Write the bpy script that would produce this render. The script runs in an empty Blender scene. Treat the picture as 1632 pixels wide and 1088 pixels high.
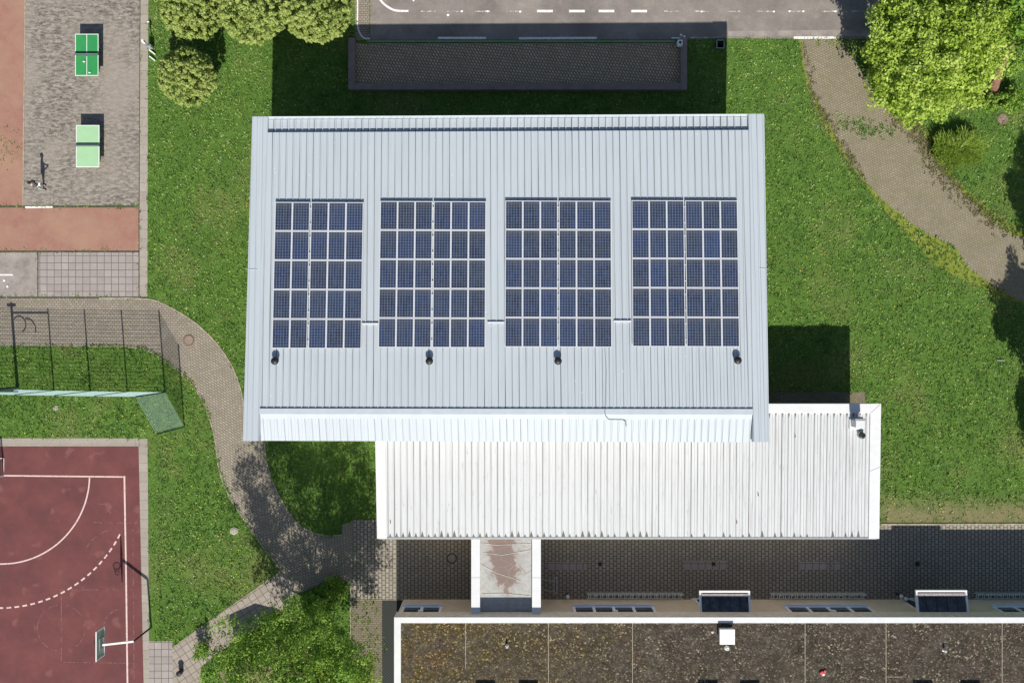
import bpy, bmesh, math, random
import numpy as np
from mathutils import Vector, Matrix, noise as mnoise

S = bpy.context.scene
C = S.collection
R = math.radians
random.seed(7)
rng = np.random.default_rng(11)

# ------------------------------------------------------------------ camera, sun, sky, exposure
CAM_H = 54.6
PPM = 24.0                       # photo pixels per metre on the ground
cam_d = bpy.data.cameras.new('camera'); cam = bpy.data.objects.new('camera', cam_d); C.objects.link(cam)
cam.location = (0, 0, CAM_H); cam.rotation_euler = (0, 0, 0)
cam_d.sensor_width = 36; cam_d.lens = 36 * (CAM_H * PPM) / 1632.0
cam_d.clip_start = 0.5; cam_d.clip_end = 2000
S.camera = cam

SUN_EL = R(38.2)
sun_xy = Vector((0.075, -1.0)).normalized()
sd = bpy.data.lights.new('sun', 'SUN'); sd.energy = 4.6; sd.angle = R(0.5); sd.color = (1.0, 0.955, 0.88)
sun = bpy.data.objects.new('sun', sd); C.objects.link(sun)
to_sun = Vector((sun_xy.x * math.cos(SUN_EL), sun_xy.y * math.cos(SUN_EL), math.sin(SUN_EL)))
sun.rotation_euler = to_sun.to_track_quat('Z', 'Y').to_euler(); sun.location = to_sun * 80

w = bpy.data.worlds.new('World'); S.world = w; w.use_nodes = True
wn = w.node_tree; bgn = wn.nodes['Background']
sky = wn.nodes.new('ShaderNodeTexSky'); sky.sky_type = 'NISHITA'; sky.sun_disc = False
sky.sun_elevation = SUN_EL; sky.sun_rotation = math.atan2(sun_xy.x, sun_xy.y)
sky.air_density = 1.0; sky.dust_density = 1.0; sky.ozone_density = 1.0
wn.links.new(sky.outputs[0], bgn.inputs[0]); bgn.inputs[1].default_value = 0.068
S.view_settings.view_transform = 'Standard'; S.view_settings.look = 'None'
S.view_settings.exposure = 0.5; S.view_settings.gamma = 1.0

# ------------------------------------------------------------------ helpers
def W(px, py, z=0.0):
    """photo pixel -> world point at height z (the camera looks straight down)"""
    s = (CAM_H - z) / CAM_H / PPM
    return Vector(((px - 816) * s, (544 - py) * s, z))

def tag(o, label=None, cat=None, group=None, kind=None):
    if label: o['label'] = label
    if cat: o['category'] = cat
    if group: o['group'] = group
    if kind: o['kind'] = kind
    return o

def empty(name, loc, label, cat, group=None):
    o = bpy.data.objects.new(name, None); C.objects.link(o); o.location = loc; o.empty_display_size = .3
    return tag(o, label, cat, group)

def world_origin(o):
    v = Vector((0, 0, 0))
    while o is not None:
        v += o.location; o = o.parent
    return v

class MB:
    """collects shapes given in world coordinates, links them as ONE mesh"""
    def __init__(s): s.v = []; s.f = []; s.smooth = []
    def add(s, vs, fs, sm=False):
        b = len(s.v); s.v += [tuple(v) for v in vs]
        s.f += [tuple(i + b for i in f) for f in fs]; s.smooth += [sm] * len(fs); return s
    def box(s, x0, x1, y0, y1, z0, z1):
        return s.hexa([(x0,y0,z0),(x1,y0,z0),(x1,y1,z0),(x0,y1,z0)], [(x0,y0,z1),(x1,y0,z1),(x1,y1,z1),(x0,y1,z1)])
    def hexa(s, bot, top):
        return s.add(list(bot) + list(top), [(3,2,1,0),(4,5,6,7),(0,1,5,4),(1,2,6,5),(2,3,7,6),(3,0,4,7)])
    def prism(s, pts, z0, z1):
        n = len(pts); vs = [(p[0], p[1], z0) for p in pts] + [(p[0], p[1], z1) for p in pts]
        fs = [tuple(reversed(range(n))), tuple(range(n, 2*n))] + [(i, (i+1) % n, n+(i+1) % n, n+i) for i in range(n)]
        return s.add(vs, fs)
    def obox(s, c, size, rz=0, rx=0):
        """box centred at c with full size, turned"""
        m = Matrix.Rotation(rz, 3, 'Z') @ Matrix.Rotation(rx, 3, 'X')
        hx, hy, hz = [a/2 for a in size]; c = Vector(c)
        P = [c + m @ Vector(q) for q in [(-hx,-hy,-hz),(hx,-hy,-hz),(hx,hy,-hz),(-hx,hy,-hz),(-hx,-hy,hz),(hx,-hy,hz),(hx,hy,hz),(-hx,hy,hz)]]
        return s.hexa(P[:4], P[4:])
    def bar(s, a, b, wd, ht=None, up=(0,0,1)):
        """square bar from a to b"""
        ht = ht or wd; a = Vector(a); b = Vector(b); d = (b-a).normalized(); u = Vector(up)
        if abs(d.dot(u)) > .98: u = Vector((0,1,0))
        x = d.cross(u).normalized(); y = x.cross(d).normalized()
        q = [x*wd/2*i + y*ht/2*j for i, j in ((-1,-1),(1,-1),(1,1),(-1,1))]
        return s.add([a+k for k in q] + [b+k for k in q], [(0,1,2,3),(7,6,5,4),(0,4,5,1),(1,5,6,2),(2,6,7,3),(3,7,4,0)])
    def tube(s, pts, r, n=8, cap=True):
        pts = [Vector(p) for p in pts]; rs = r if isinstance(r, (list, tuple)) else [r]*len(pts)
        vs = []; fs = []
        for i, p in enumerate(pts):
            d = (pts[min(i+1, len(pts)-1)] - pts[max(i-1, 0)]).normalized()
            u = Vector((0,0,1)) if abs(d.z) < .9 else Vector((0,1,0))
            x = d.cross(u).normalized(); y = x.cross(d).normalized()
            for k in range(n):
                a = 2*math.pi*k/n; vs.append(p + (x*math.cos(a) + y*math.sin(a))*rs[i])
        for i in range(len(pts)-1):
            for k in range(n):
                fs.append((i*n+k, i*n+(k+1) % n, (i+1)*n+(k+1) % n, (i+1)*n+k))
        s.add(vs, fs, True)
        if cap:
            b = len(s.v) - len(vs)
            s.f += [tuple(b+k for k in range(n)), tuple(b+(len(pts)-1)*n+k for k in reversed(range(n)))]; s.smooth += [False]*2
        return s
    def lathe(s, c, prof, n=20, sm=True):
        vs = []; fs = []; c = Vector(c)
        for r, z in prof:
            for k in range(n):
                a = 2*math.pi*k/n; vs.append(c + Vector((r*math.cos(a), r*math.sin(a), z)))
        for i in range(len(prof)-1):
            for k in range(n): fs.append((i*n+k, i*n+(k+1) % n, (i+1)*n+(k+1) % n, (i+1)*n+k))
        return s.add(vs, fs, sm)
    def ball(s, c, r, n=14, m=9, sc=(1,1,1)):
        vs = []; fs = []; c = Vector(c)
        for i in range(m+1):
            t = math.pi*i/m
            for k in range(n):
                a = 2*math.pi*k/n; vs.append(c + Vector((r*sc[0]*math.sin(t)*math.cos(a), r*sc[1]*math.sin(t)*math.sin(a), r*sc[2]*math.cos(t))))
        for i in range(m):
            for k in range(n): fs.append((i*n+k, (i+1)*n+k, (i+1)*n+(k+1) % n, i*n+(k+1) % n))
        return s.add(vs, fs, True)
    def build(s, name, m, parent=None, bevel=0):
        o0 = world_origin(parent) if parent else Vector((0,0,0))
        me = bpy.data.meshes.new(name)
        me.from_pydata([tuple(Vector(v) - o0) for v in s.v], [], s.f)
        me.polygons.foreach_set('use_smooth', s.smooth[:len(me.polygons)] if len(s.smooth) >= len(me.polygons) else [False]*len(me.polygons))
        me.materials.append(m); me.update()
        o = bpy.data.objects.new(name, me); C.objects.link(o)
        if parent: o.parent = parent
        if bevel:
            b = o.modifiers.new('bevel', 'BEVEL'); b.width = bevel; b.segments = 2; b.limit_method = 'ANGLE'
        return o

def copy_tree(o, parent=None):
    c = o.copy(); C.objects.link(c); c.parent = parent
    for ch in list(o.children): copy_tree(ch, c)
    return c

def raw_mesh(name, V, F, m, parent=None, tint=None, smooth=False):
    """fast mesh: V (n,3), F (k,3 or 4) index array"""
    me = bpy.data.meshes.new(name); k = F.shape[1]
    me.vertices.add(len(V)); me.vertices.foreach_set('co', V.astype(np.float32).ravel())
    me.loops.add(F.size); me.loops.foreach_set('vertex_index', F.astype(np.int32).ravel())
    me.polygons.add(len(F)); me.polygons.foreach_set('loop_start', np.arange(0, F.size, k, dtype=np.int32))
    me.polygons.foreach_set('use_smooth', np.full(len(F), smooth))
    if tint is not None:
        a = me.attributes.new('tint', 'FLOAT', 'POINT'); a.data.foreach_set('value', tint.astype(np.float32))
    me.update(calc_edges=True); me.validate(); me.materials.append(m)
    o = bpy.data.objects.new(name, me); C.objects.link(o)
    if parent: o.parent = parent
    return o

# ------------------------------------------------------------------ node material helpers
class NM:
    def __init__(s, name, rough=.8, spec=.3, metal=0.0):
        s.m = bpy.data.materials.new(name); s.m.use_nodes = True; s.t = s.m.node_tree
        s.b = s.t.nodes['Principled BSDF']; s.b.inputs['Roughness'].default_value = rough
        s.b.inputs['Specular IOR Level'].default_value = spec; s.b.inputs['Metallic'].default_value = metal
        g = s.t.nodes.new('ShaderNodeNewGeometry'); s.pos = g.outputs['Position']
        tc = s.t.nodes.new('ShaderNodeTexCoord'); s.obj = tc.outputs['Object']
    def link(s, a, b): s.t.links.new(a, b)
    def map(s, vec, scale=(1,1,1), rot=0, loc=(0,0,0)):
        n = s.t.nodes.new('ShaderNodeMapping'); s.link(vec, n.inputs[0])
        n.inputs['Scale'].default_value = scale; n.inputs['Rotation'].default_value = (0,0,rot); n.inputs['Location'].default_value = loc
        return n.outputs[0]
    def noise(s, scale, detail=4, rough=.6, vec=None, dist=0):
        n = s.t.nodes.new('ShaderNodeTexNoise'); s.link(vec or s.pos, n.inputs['Vector'])
        n.inputs['Scale'].default_value = scale; n.inputs['Detail'].default_value = detail
        n.inputs['Roughness'].default_value = rough; n.inputs['Distortion'].default_value = dist
        return n.outputs['Fac']
    def voro(s, scale, vec=None, out='Color', feature='F1', rnd=1):
        n = s.t.nodes.new('ShaderNodeTexVoronoi'); n.feature = feature; s.link(vec or s.pos, n.inputs['Vector'])
        n.inputs['Scale'].default_value = scale; n.inputs['Randomness'].default_value = rnd
        return n.outputs[out]
    def ramp(s, fac, stops, interp='LINEAR'):
        n = s.t.nodes.new('ShaderNodeValToRGB'); n.color_ramp.interpolation = interp
        e = n.color_ramp.elements
        while len(e) > 1: e.remove(e[-1])
        e[0].position = stops[0][0]; e[0].color = s.c4(stops[0][1])
        for p, c in stops[1:]:
            x = e.new(p); x.color = s.c4(c)
        s.link(fac, n.inputs[0]); return n.outputs[0]
    @staticmethod
    def c4(c): return (c, c, c, 1) if isinstance(c, (int, float)) else (c[0], c[1], c[2], 1)
    def mix(s, fac, a, b, mode='MIX'):
        n = s.t.nodes.new('ShaderNodeMix'); n.data_type = 'RGBA'; n.blend_type = mode
        for i, v in ((0, fac), (6, a), (7, b)):
            if hasattr(v, 'is_output'): s.link(v, n.inputs[i])
            else: n.inputs[i].default_value = v if i == 0 else s.c4(v)
        return n.outputs[2]
    def math(s, op, a, b=0.0, c=None):
        n = s.t.nodes.new('ShaderNodeMath'); n.operation = op
        for i, v in enumerate((a, b) if c is None else (a, b, c)):
            if hasattr(v, 'is_output'): s.link(v, n.inputs[i])
            else: n.inputs[i].default_value = v
        return n.outputs[0]
    def sep(s, vec):
        n = s.t.nodes.new('ShaderNodeSeparateXYZ'); s.link(vec, n.inputs[0]); return n.outputs
    def brick(s, vec, c1, c2, mortar, bw, bh, ms=.008, offset=.5, bias=0):
        n = s.t.nodes.new('ShaderNodeTexBrick'); s.link(vec, n.inputs['Vector'])
        n.inputs['Color1'].default_value = s.c4(c1); n.inputs['Color2'].default_value = s.c4(c2); n.inputs['Mortar'].default_value = s.c4(mortar)
        n.inputs['Scale'].default_value = 1; n.inputs['Brick Width'].default_value = bw; n.inputs['Row Height'].default_value = bh
        n.inputs['Mortar Size'].default_value = ms; n.inputs['Bias'].default_value = bias; n.offset = offset; n.inputs['Mortar Smooth'].default_value = .3
        return n.outputs[0], n.outputs[1]
    def bump(s, h, strength=.5, dist=.02):
        n = s.t.nodes.new('ShaderNodeBump'); s.link(h, n.inputs['Height']); n.inputs['Strength'].default_value = strength
        n.inputs['Distance'].default_value = dist; s.link(n.outputs[0], s.b.inputs['Normal']); return s
    def col(s, c):
        if hasattr(c, 'is_output'): s.link(c, s.b.inputs['Base Color'])
        else: s.b.inputs['Base Color'].default_value = s.c4(c)
        return s

def plain(name, c, rough=.6, spec=.4, metal=0, var=.25, scale=6):
    n = NM(name, rough, spec, metal)
    f = n.noise(scale, 4, .6)
    n.col(n.mix(n.ramp(f, [(.3, 0), (.7, 1)]), tuple(x*(1-var) for x in c), tuple(min(1, x*(1+var*.5)) for x in c)))
    return n.m

M = {}
# lawn
n = NM('lawn_soil_and_grass', .95, .1)
big = n.noise(.16, 5, .6); mid = n.noise(1.4, 5, .65); fine = n.noise(11, 4, .75); vf = n.noise(34, 2, .7)
c = n.ramp(mid, [(.3, (.045,.12,.02)), (.5, (.085,.19,.032)), (.72, (.14,.25,.05))])
c = n.mix(n.ramp(fine, [(.36, 0), (.64, 1)]), n.mix(1.0, c, (.4,.5,.4), 'MULTIPLY'), n.mix(.35, c, (.2,.27,.06)))
c = n.mix(n.ramp(vf, [(.56, 0), (.8, .6)]), c, (.27,.33,.1))
c = n.mix(n.ramp(big, [(.54, 0), (.72, .5)]), c, (.24,.22,.09)); 
o = n.sep(n.pos); wm = n.math('MULTIPLY', n.ramp(n.math('ABSOLUTE', n.math('DIVIDE', n.math('ADD', o[1], 11.7), 4.0)), [(.1,.85),(.45,0)]), n.ramp(n.math('MULTIPLY', o[0], .02), [(.48,0),(.5,1)]))
wm = n.math('MULTIPLY', wm, n.ramp(mid, [(.35,.5),(.6,1)])); c = n.mix(wm, c, (.24,.19,.11))
n.col(c).bump(fine, .9, .06); M['lawn'] = n.m

n = NM('grass_blades', .7, .2)
at = n.t.nodes.new('ShaderNodeAttribute'); at.attribute_name = 'tint'
big = n.noise(.16, 5, .6); mid = n.noise(1.1, 4, .65)
c = n.ramp(at.outputs['Fac'], [(.1, (.04,.10,.018)), (.45, (.10,.21,.034)), (.75, (.2,.33,.065)), (.95, (.46,.54,.2))])
c = n.mix(n.ramp(mid, [(.42, 0), (.7, .5)]), c, (.2,.28,.05))
c = n.mix(n.ramp(n.noise(.45,4,.6,n.map(n.pos,(1,1,1),0,(7,3,0))), [(.47, 0), (.62, .6)]), c, (.05,.125,.022))
c = n.mix(n.ramp(big, [(.5, 0), (.62, .6)]), c, (.27,.29,.10))
n.col(c); M['blades'] = n.m

def leafmat(name, stops, trans=.38):
    n = NM(name, .55, .35)
    n.b.inputs['Roughness'].default_value = .7; at = n.t.nodes.new('ShaderNodeAttribute'); at.attribute_name = 'tint'
    col = n.ramp(at.outputs['Fac'], stops); n.col(col)
    tr = n.t.nodes.new('ShaderNodeBsdfTranslucent'); n.link(col, tr.inputs[0])
    mx = n.t.nodes.new('ShaderNodeMixShader'); mx.inputs[0].default_value = trans
    out = n.t.nodes['Material Output']; n.link(n.b.outputs[0], mx.inputs[1]); n.link(tr.outputs[0], mx.inputs[2]); n.link(mx.outputs[0], out.inputs[0])
    return n.m
M['leaf_globe'] = leafmat('globe_maple_leaves', [(0,(.17,.23,.045)),(.5,(.33,.42,.10)),(1,(.5,.56,.2))])
M['leaf_bright'] = leafmat('bright_spring_leaves', [(0,(.15,.25,.02)),(.5,(.36,.50,.06)),(1,(.6,.68,.22))])
M['leaf_mid'] = leafmat('mid_green_leaves', [(0,(.06,.15,.012)),(.5,(.17,.32,.03)),(1,(.5,.62,.15))])
M['leaf_dark'] = leafmat('dark_conifer_foliage', [(0,(.015,.045,.012)),(.5,(.03,.08,.02)),(1,(.07,.13,.04))], .1)
M['leaf_reed'] = leafmat('arching_yellow_green_leaves', [(0,(.10,.19,.02)),(.5,(.24,.36,.04)),(1,(.46,.55,.12))])
M['dandelion'] = plain('dandelion_petals', (.7,.6,.1), .8, .1)
M['daisy'] = plain('daisy_petals', (.7,.72,.6), .8, .1)

n = NM('olive_moss_edge', .95, .1); f = n.noise(2.2, 5, .7); g2 = n.noise(14, 4, .75)
n.col(n.mix(n.ramp(g2,[(.35,.6),(.6,0)]), n.ramp(f, [(.3,(.14,.19,.025)),(.5,(.22,.26,.04)),(.7,(.28,.25,.08))]), (.10,.13,.02))).bump(g2, .8, .04); M['moss_edge'] = n.m
n = NM('bark', .95, .1); f = n.noise(9, 5, .7, n.map(n.pos, (1,1,.25)))
n.col(n.ramp(f, [(.3,(.05,.035,.025)),(.7,(.17,.12,.09))])).bump(f, .8, .03); M['bark'] = n.m
M['bark_red'] = plain('reddish_bark', (.2,.11,.075), .9, .1, 0, .4, 8)

def paving(name, c1, c2, mortar, bw, bh, ms, rot=0, moss=None, mossamt=.4, offset=.5, dirt=.35, streak=None):
    n = NM(name, .92, .15)
    v = n.map(n.pos, (1,1,1), rot)
    col, fac = n.brick(v, c1, c2, mortar, bw, bh, ms, offset)
    st = n.noise(.7, 5, .65); st2 = n.noise(5, 4, .7)
    col = n.mix(n.ramp(st, [(.38, dirt), (.66, 0)]), col, tuple(x*.55 for x in c1))
    col = n.mix(n.ramp(st2, [(.35, .35), (.65, 0)]), col, tuple(x*.6 for x in c2))
    if moss: col = n.mix(n.ramp(n.noise(1.3, 6, .7), [(.5, 0), (.68, mossamt)]), col, moss)
    n.col(col).bump(n.math('ADD', n.math('MULTIPLY', fac, -.6), n.math('MULTIPLY', st2, .4)), .6, .012)
    return n.m
M['path'] = paving('small_block_paving', (.29,.25,.2), (.39,.34,.275), (.09,.075,.06), .24, .15, .020, 0, (.2,.2,.08), .25)
M['path_diag'] = paving('diagonal_block_paving', (.31,.27,.21), (.41,.36,.285), (.09,.075,.06), .24, .15, .020, R(35), (.2,.2,.08), .25)
M['path_sand'] = paving('sandy_block_paving', (.27,.235,.165), (.34,.30,.22), (.14,.115,.075), .21, .14, .02, R(28), (.17,.16,.06), .4)
M['court_pave'] = paving('courtyard_block_paving', (.33,.295,.24), (.41,.365,.3), (.08,.072,.062), .32, .24, .036, R(90), (.13,.13,.07), .3)
M['moss_pave'] = paving('mossy_block_paving', (.2,.17,.125), (.27,.23,.17), (.09,.08,.05), .24, .14, .02, 0, (.12,.12,.05), .6)
M['bay_pave'] = paving('enclosure_block_paving', (.5,.38,.25), (.65,.5,.34), (.06,.05,.04), .24, .17, .03, R(60), (.12,.12,.06), .3)
M['slabs'] = paving('square_slabs', (.33,.29,.27), (.40,.355,.33), (.09,.075,.065), .475, .475, .022, 0, None, 0, 0.0, .25)
M['slabs_diag'] = paving('tilted_square_slabs', (.33,.285,.24), (.39,.34,.29), (.13,.11,.09), .46, .46, .024, R(-33), (.2,.2,.1), .2, 0.0, .25)
M['kerb'] = paving('edging_slabs', (.34,.3,.255), (.40,.355,.305), (.18,.15,.13), 5, .62, .012, 0, (.3,.27,.2), .3, 0.0, .2)
M['edging'] = plain('thin_edging', (.36,.33,.24), .9, .1, 0, .4, 3)
M['dark_joint'] = plain('dark_joint', (.09,.075,.06), .95, .1, 0, .4, 5)

n = NM('washed_pebble_concrete', .9, .2)
v = n.map(n.pos, (1.6, 3.8, 1)); a = n.noise(1.5, 7, .8, v, .5); b = n.noise(.25, 3, .5); d = n.noise(14, 3, .7)
c = n.ramp(a, [(.38,(.085,.075,.062)),(.47,(.17,.15,.127)),(.53,(.29,.26,.225)),(.68,(.43,.39,.345))])
c = n.mix(n.ramp(b, [(.42,.0),(.62,.7)]), c, (.33,.285,.245)); c = n.mix(n.ramp(d, [(.35,.35),(.6,0)]), c, (.17,.145,.12))
n.col(c).bump(a, .4, .01); M['pebble'] = n.m

n = NM('weathered_red_track', .95, .1)
a = n.noise(.9, 6, .65); b = n.noise(6, 5, .75); d = n.noise(.3, 3, .5)
c = n.ramp(a, [(.3,(.28,.14,.11)),(.5,(.32,.175,.135)),(.7,(.33,.205,.15))])
c = n.mix(n.ramp(b, [(.3,.45),(.55,0)]), c, (.25,.13,.09)); c = n.mix(n.ramp(d, [(.45,0),(.7,.4)]), c, (.4,.27,.17))
n.col(c).bump(b, .3, .01); M['track'] = n.m

n = NM('dark_red_rubber_court', .85, .2)
a = n.noise(.55, 5, .6); b = n.noise(3, 5, .7); bl = n.noise(.9, 2, .4, n.map(n.pos, (1,1,1), 0, (31,7,0))); str_ = n.noise(1.2, 3, .6, n.map(n.pos, (3,.4,1)))
c = n.ramp(a, [(.3,(.11,.042,.042)),(.5,(.145,.051,.049)),(.7,(.18,.062,.058))])
c = n.mix(n.ramp(b, [(.3,.35),(.52,0)]), c, (.11,.045,.045)); c = n.mix(n.ramp(str_, [(.5,0),(.72,.4)]), c, (.12,.055,.058))
c = n.mix(n.ramp(bl, [(.64,0),(.72,.4)]), c, (.27,.115,.105)); c = n.mix(n.ramp(n.noise(2.4,4,.7), [(.64,0),(.74,.3)]), c, (.26,.1,.09))
n.col(c).bump(b, .2, .006); M['court'] = n.m

n = NM('worn_asphalt', .92, .2)
a = n.noise(.35, 6, .65); b = n.noise(9, 4, .8); d = n.noise(1.8, 5, .7)
c = n.ramp(a, [(.3,(.16,.14,.125)),(.5,(.235,.21,.185)),(.72,(.33,.295,.26))])
c = n.mix(n.ramp(b, [(.3,.4),(.6,0)]), c, (.12,.105,.1)); c = n.mix(n.ramp(d, [(.55,0),(.75,.45)]), c, (.35,.32,.28))
n.col(c).bump(b, .4, .008); M['asphalt'] = n.m
n = NM('stained_old_concrete', .92, .2)
a = n.noise(1.1, 6, .7); b = n.noise(7, 4, .75)
c = n.ramp(a, [(.3,(.2,.175,.16)),(.5,(.3,.265,.24)),(.7,(.37,.335,.3))]); c = n.mix(n.ramp(b, [(.3,.4),(.55,0)]), c, (.17,.15,.14))
n.col(c).bump(b, .3, .008); M['concrete'] = n.m

def paint(name, col, wear=.45, under=None, scale=9):
    n = NM(name, .8, .2); f = n.noise(scale, 5, .75)
    n.col(n.mix(n.ramp(f, [(wear-.03, 1), (wear+.06, 0)]), col, under or tuple(x*.55 for x in col))); return n.m
M['line'] = paint('worn_white_paint', (.78,.76,.72), .4)
M['line_worn'] = paint('faded_white_paint', (.6,.57,.53), .52, (.26,.235,.21), 5)
M['line_court'] = paint('court_line_paint', (.66,.5,.46), .4, (.36,.2,.18))
M['line_faint'] = paint('faint_court_line', (.24,.12,.11), .5, (.145,.05,.048), 4)

def roofmetal(name, base, pitch, seam, seamw=.03, dirty=.0, specks=.2, fine=.86, rough=.45, rot=0, x0=0):
    """ribbed sheet; object-space x runs across the ribs"""
    n = NM(name, rough, .4)
    o = n.sep(n.pos); x = n.math('ADD', o[0], n.math('MULTIPLY', o[1], rot)); x = n.math('ADD', x, x0 + 100*pitch)
    wob = n.noise(.5, 3, .6, n.map(n.pos, (1,.35,1)))
    x2 = n.math('ADD', x, n.math('MULTIPLY', n.math('SUBTRACT', wob, .5), .03))
    fr = n.math('FRACT', n.math('DIVIDE', x2, pitch))
    d = n.math('ABSOLUTE', n.math('SUBTRACT', fr, .5))                     # .5 at seam
    s1 = n.ramp(d, [(.5 - seamw/pitch*1.1, 0), (.5 - seamw/pitch*.25, 1)])
    var = n.ramp(n.noise(.8, 4, .6, n.map(n.pos, (2.5,.12,1))), [(.3,.2),(.7,1)])
    s1 = n.mix(1.0, s1, var, 'MULTIPLY')
    fr3 = n.math('FRACT', n.math('MULTIPLY', fr, 4)); d3 = n.math('ABSOLUTE', n.math('SUBTRACT', fr3, .5))
    s2 = n.ramp(d3, [(.30, 0), (.5, 1-fine)])
    cell = n.math('FLOOR', n.math('DIVIDE', x2, pitch))
    wnz = n.t.nodes.new('ShaderNodeTexWhiteNoise'); wnz.noise_dimensions = '1D'; n.link(cell, wnz.inputs['W'])
    c = n.mix(n.ramp(wnz.outputs['Value'], [(0,0),(1,.16)]), base, tuple(k*.8 for k in base))
    c = n.mix(n.ramp(n.noise(.25, 4, .6), [(.35,.16),(.7,0)]), c, tuple(k*.78 for k in base))
    c = n.mix(s2, c, tuple(k*.6 for k in base)); c = n.mix(s1, c, seam)
    sp = n.voro(1.1, None, 'Distance'); spm = n.ramp(sp, [(.03, 1), (.05, 0)])
    if dirty:
        pz = n.noise(1.6, 5, .7, n.map(n.pos, (6,.7,1))); c = n.mix(n.ramp(pz, [(.60,0),(.74,dirty)]), c, (.3,.27,.24))
        pz0 = n.noise(1.1, 5, .75, n.map(n.pos, (5,.22,1), 0, (3,1,0))); c = n.mix(n.mix(1.0, n.ramp(pz0, [(.5,0),(.66,.6)]), n.ramp(n.math('ADD', n.math('MULTIPLY', o[0], .022), .45), [(.3,.4),(.9,1)]), 'MULTIPLY'), c, (.36,.35,.34))
        pz = n.noise(2.2, 4, .7, n.map(n.pos, (7,1.6,1), 0, (9,4,0))); c = n.mix(n.ramp(pz, [(.70,0),(.73,dirty*1.3)]), c, (.12,.1,.09))
    if not dirty: c = n.mix(n.ramp(n.noise(.8, 5, .7, n.map(n.pos, (4,.2,1), 0, (5,2,0))), [(.5,0),(.7,.3)]), c, tuple(k*.72 for k in base))
    if specks: c = n.mix(n.mix(1.0, spm, specks, 'MULTIPLY'), c, (.75,.75,.72))
    n.col(c)
    n.bump(n.math('MULTIPLY', d3, 1), .12, .01)
    return n.m
GREY = (.49,.54,.575)
M['hall_roof'] = roofmetal('grey_trapezoid_roof_sheet', GREY, .40, (.10,.11,.12), .042, 0, .6, .7, .42, .0064)
M['annex_roof'] = roofmetal('white_trapezoid_roof_sheet', (.60,.615,.62), .40, (.12,.115,.11), .055, .9, 0, .5, .5, 0, .1)
M['grey_metal'] = plain('grey_painted_metal', GREY, .42, .4, 0, .08, 1.5)
M['white_metal'] = plain('white_painted_metal', (.64,.645,.645), .5, .4, 0, .06, 2)
M['verge'] = roofmetal('grey_verge_sheet', GREY, .33, (.2,.22,.24), .022, 0, 0, .9, .42, .0064, .05)
M['galv'] = plain('galvanised_steel', (.42,.44,.44), .4, .5, .6, .2, 10)
M['dark_steel'] = plain('dark_steel', (.04,.045,.045), .5, .4, .4)
M['rack'] = plain('zinc_grey_paint', (.66,.70,.67), .6, .4, 0, .1)
M['black'] = plain('black_plastic', (.02,.02,.022), .5, .4)
M['soffit'] = plain('grey_fascia', (.3,.31,.32), .6, .3, 0, .1)
n = NM('rendered_wall', .9, .15); f = n.noise(2.5, 5, .7); g = n.noise(.6, 3, .6, n.map(n.pos,(1,1,.3)))
n.col(n.mix(n.ramp(g,[(.4,0),(.7,.35)]), n.ramp(f, [(.3,(.62,.53,.42)),(.7,(.72,.63,.5))]), (.5,.42,.33))); n.bump(f,.2,.005); M['wall_tan'] = n.m
M['wall_grey'] = plain('hall_wall_panel', (.45,.46,.46), .8, .2, 0, .12, 1.5)
n = NM('window_glass', .06, .8); n.col((.03,.045,.06)); n.b.inputs['IOR'].default_value = 1.5; M['glass'] = n.m
n = NM('smoked_canopy_glazing', .12, .8); f = n.noise(3, 4, .7)
n.col(n.ramp(f, [(.4,(.02,.025,.03)),(.75,(.09,.095,.11))])); M['canopy_glass'] = n.m
M['ledge'] = plain('pale_ledge_stone', (.78,.67,.54), .85, .2, 0, .15, 3)
M['winframe'] = plain('pale_blue_window_frame', (.8,.84,.9), .4, .4, 0, .05)

n = NM('solar_cells', .13, .9)
o = n.sep(n.obj)
def grid(coord, size, cnt, lw):
    f = n.math('FRACT', n.math('MULTIPLY', n.math('ADD', coord, size/2), cnt/size))
    d = n.math('ABSOLUTE', n.math('SUBTRACT', f, .5)); return n.ramp(d, [(.5-lw, 0), (.5-lw*.3, 1)])
gx = grid(o[0], .96, 6, .09); gy = grid(o[1], 1.62, 10, .09); bb = grid(o[0], .96, 18, .10)
oi = n.t.nodes.new('ShaderNodeObjectInfo')
shift = n.t.nodes.new('ShaderNodeVectorMath'); shift.operation = 'ADD'; n.link(n.pos, shift.inputs[0]); n.link(oi.outputs['Random'], shift.inputs[1])
cellv = n.voro(7, None, 'Color'); big = n.noise(.9, 3, .6)
c = n.ramp(n.sep(cellv)[0], [(0,(.007,.012,.032)),(.5,(.012,.024,.062)),(1,(.02,.038,.10))])
c = n.mix(n.ramp(oi.outputs['Random'], [(.2,0),(1,.5)]), c, (.02,.045,.14))
c = n.mix(n.ramp(big,[(.35,.5),(.65,0)]), c, (.035,.04,.045))
dirt = n.ramp(n.math('ADD', n.math('DIVIDE', o[1], 1.66), n.math('MULTIPLY', n.noise(3,3,.6), .3)), [(.35,0),(.68,.4)])
c = n.mix(n.mix(1.0, bb, n.ramp(n.noise(5,2,.5,n.map(n.pos,(3,.15,1))),[(.45,.1),(.65,.5)]), 'MULTIPLY'), c, (.3,.34,.42)); c = n.mix(n.mix(1.0, gy, .38, 'MULTIPLY'), c, (.3,.34,.42)); c = n.mix(n.mix(1.0, gx, .48, 'MULTIPLY'), c, (.33,.37,.45))
c = n.mix(dirt, c, (.12,.12,.11)); n.col(c); M['cells'] = n.m
M['alu'] = plain('anodised_frame', (.66,.68,.70), .35, .5, .1, .05)

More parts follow.
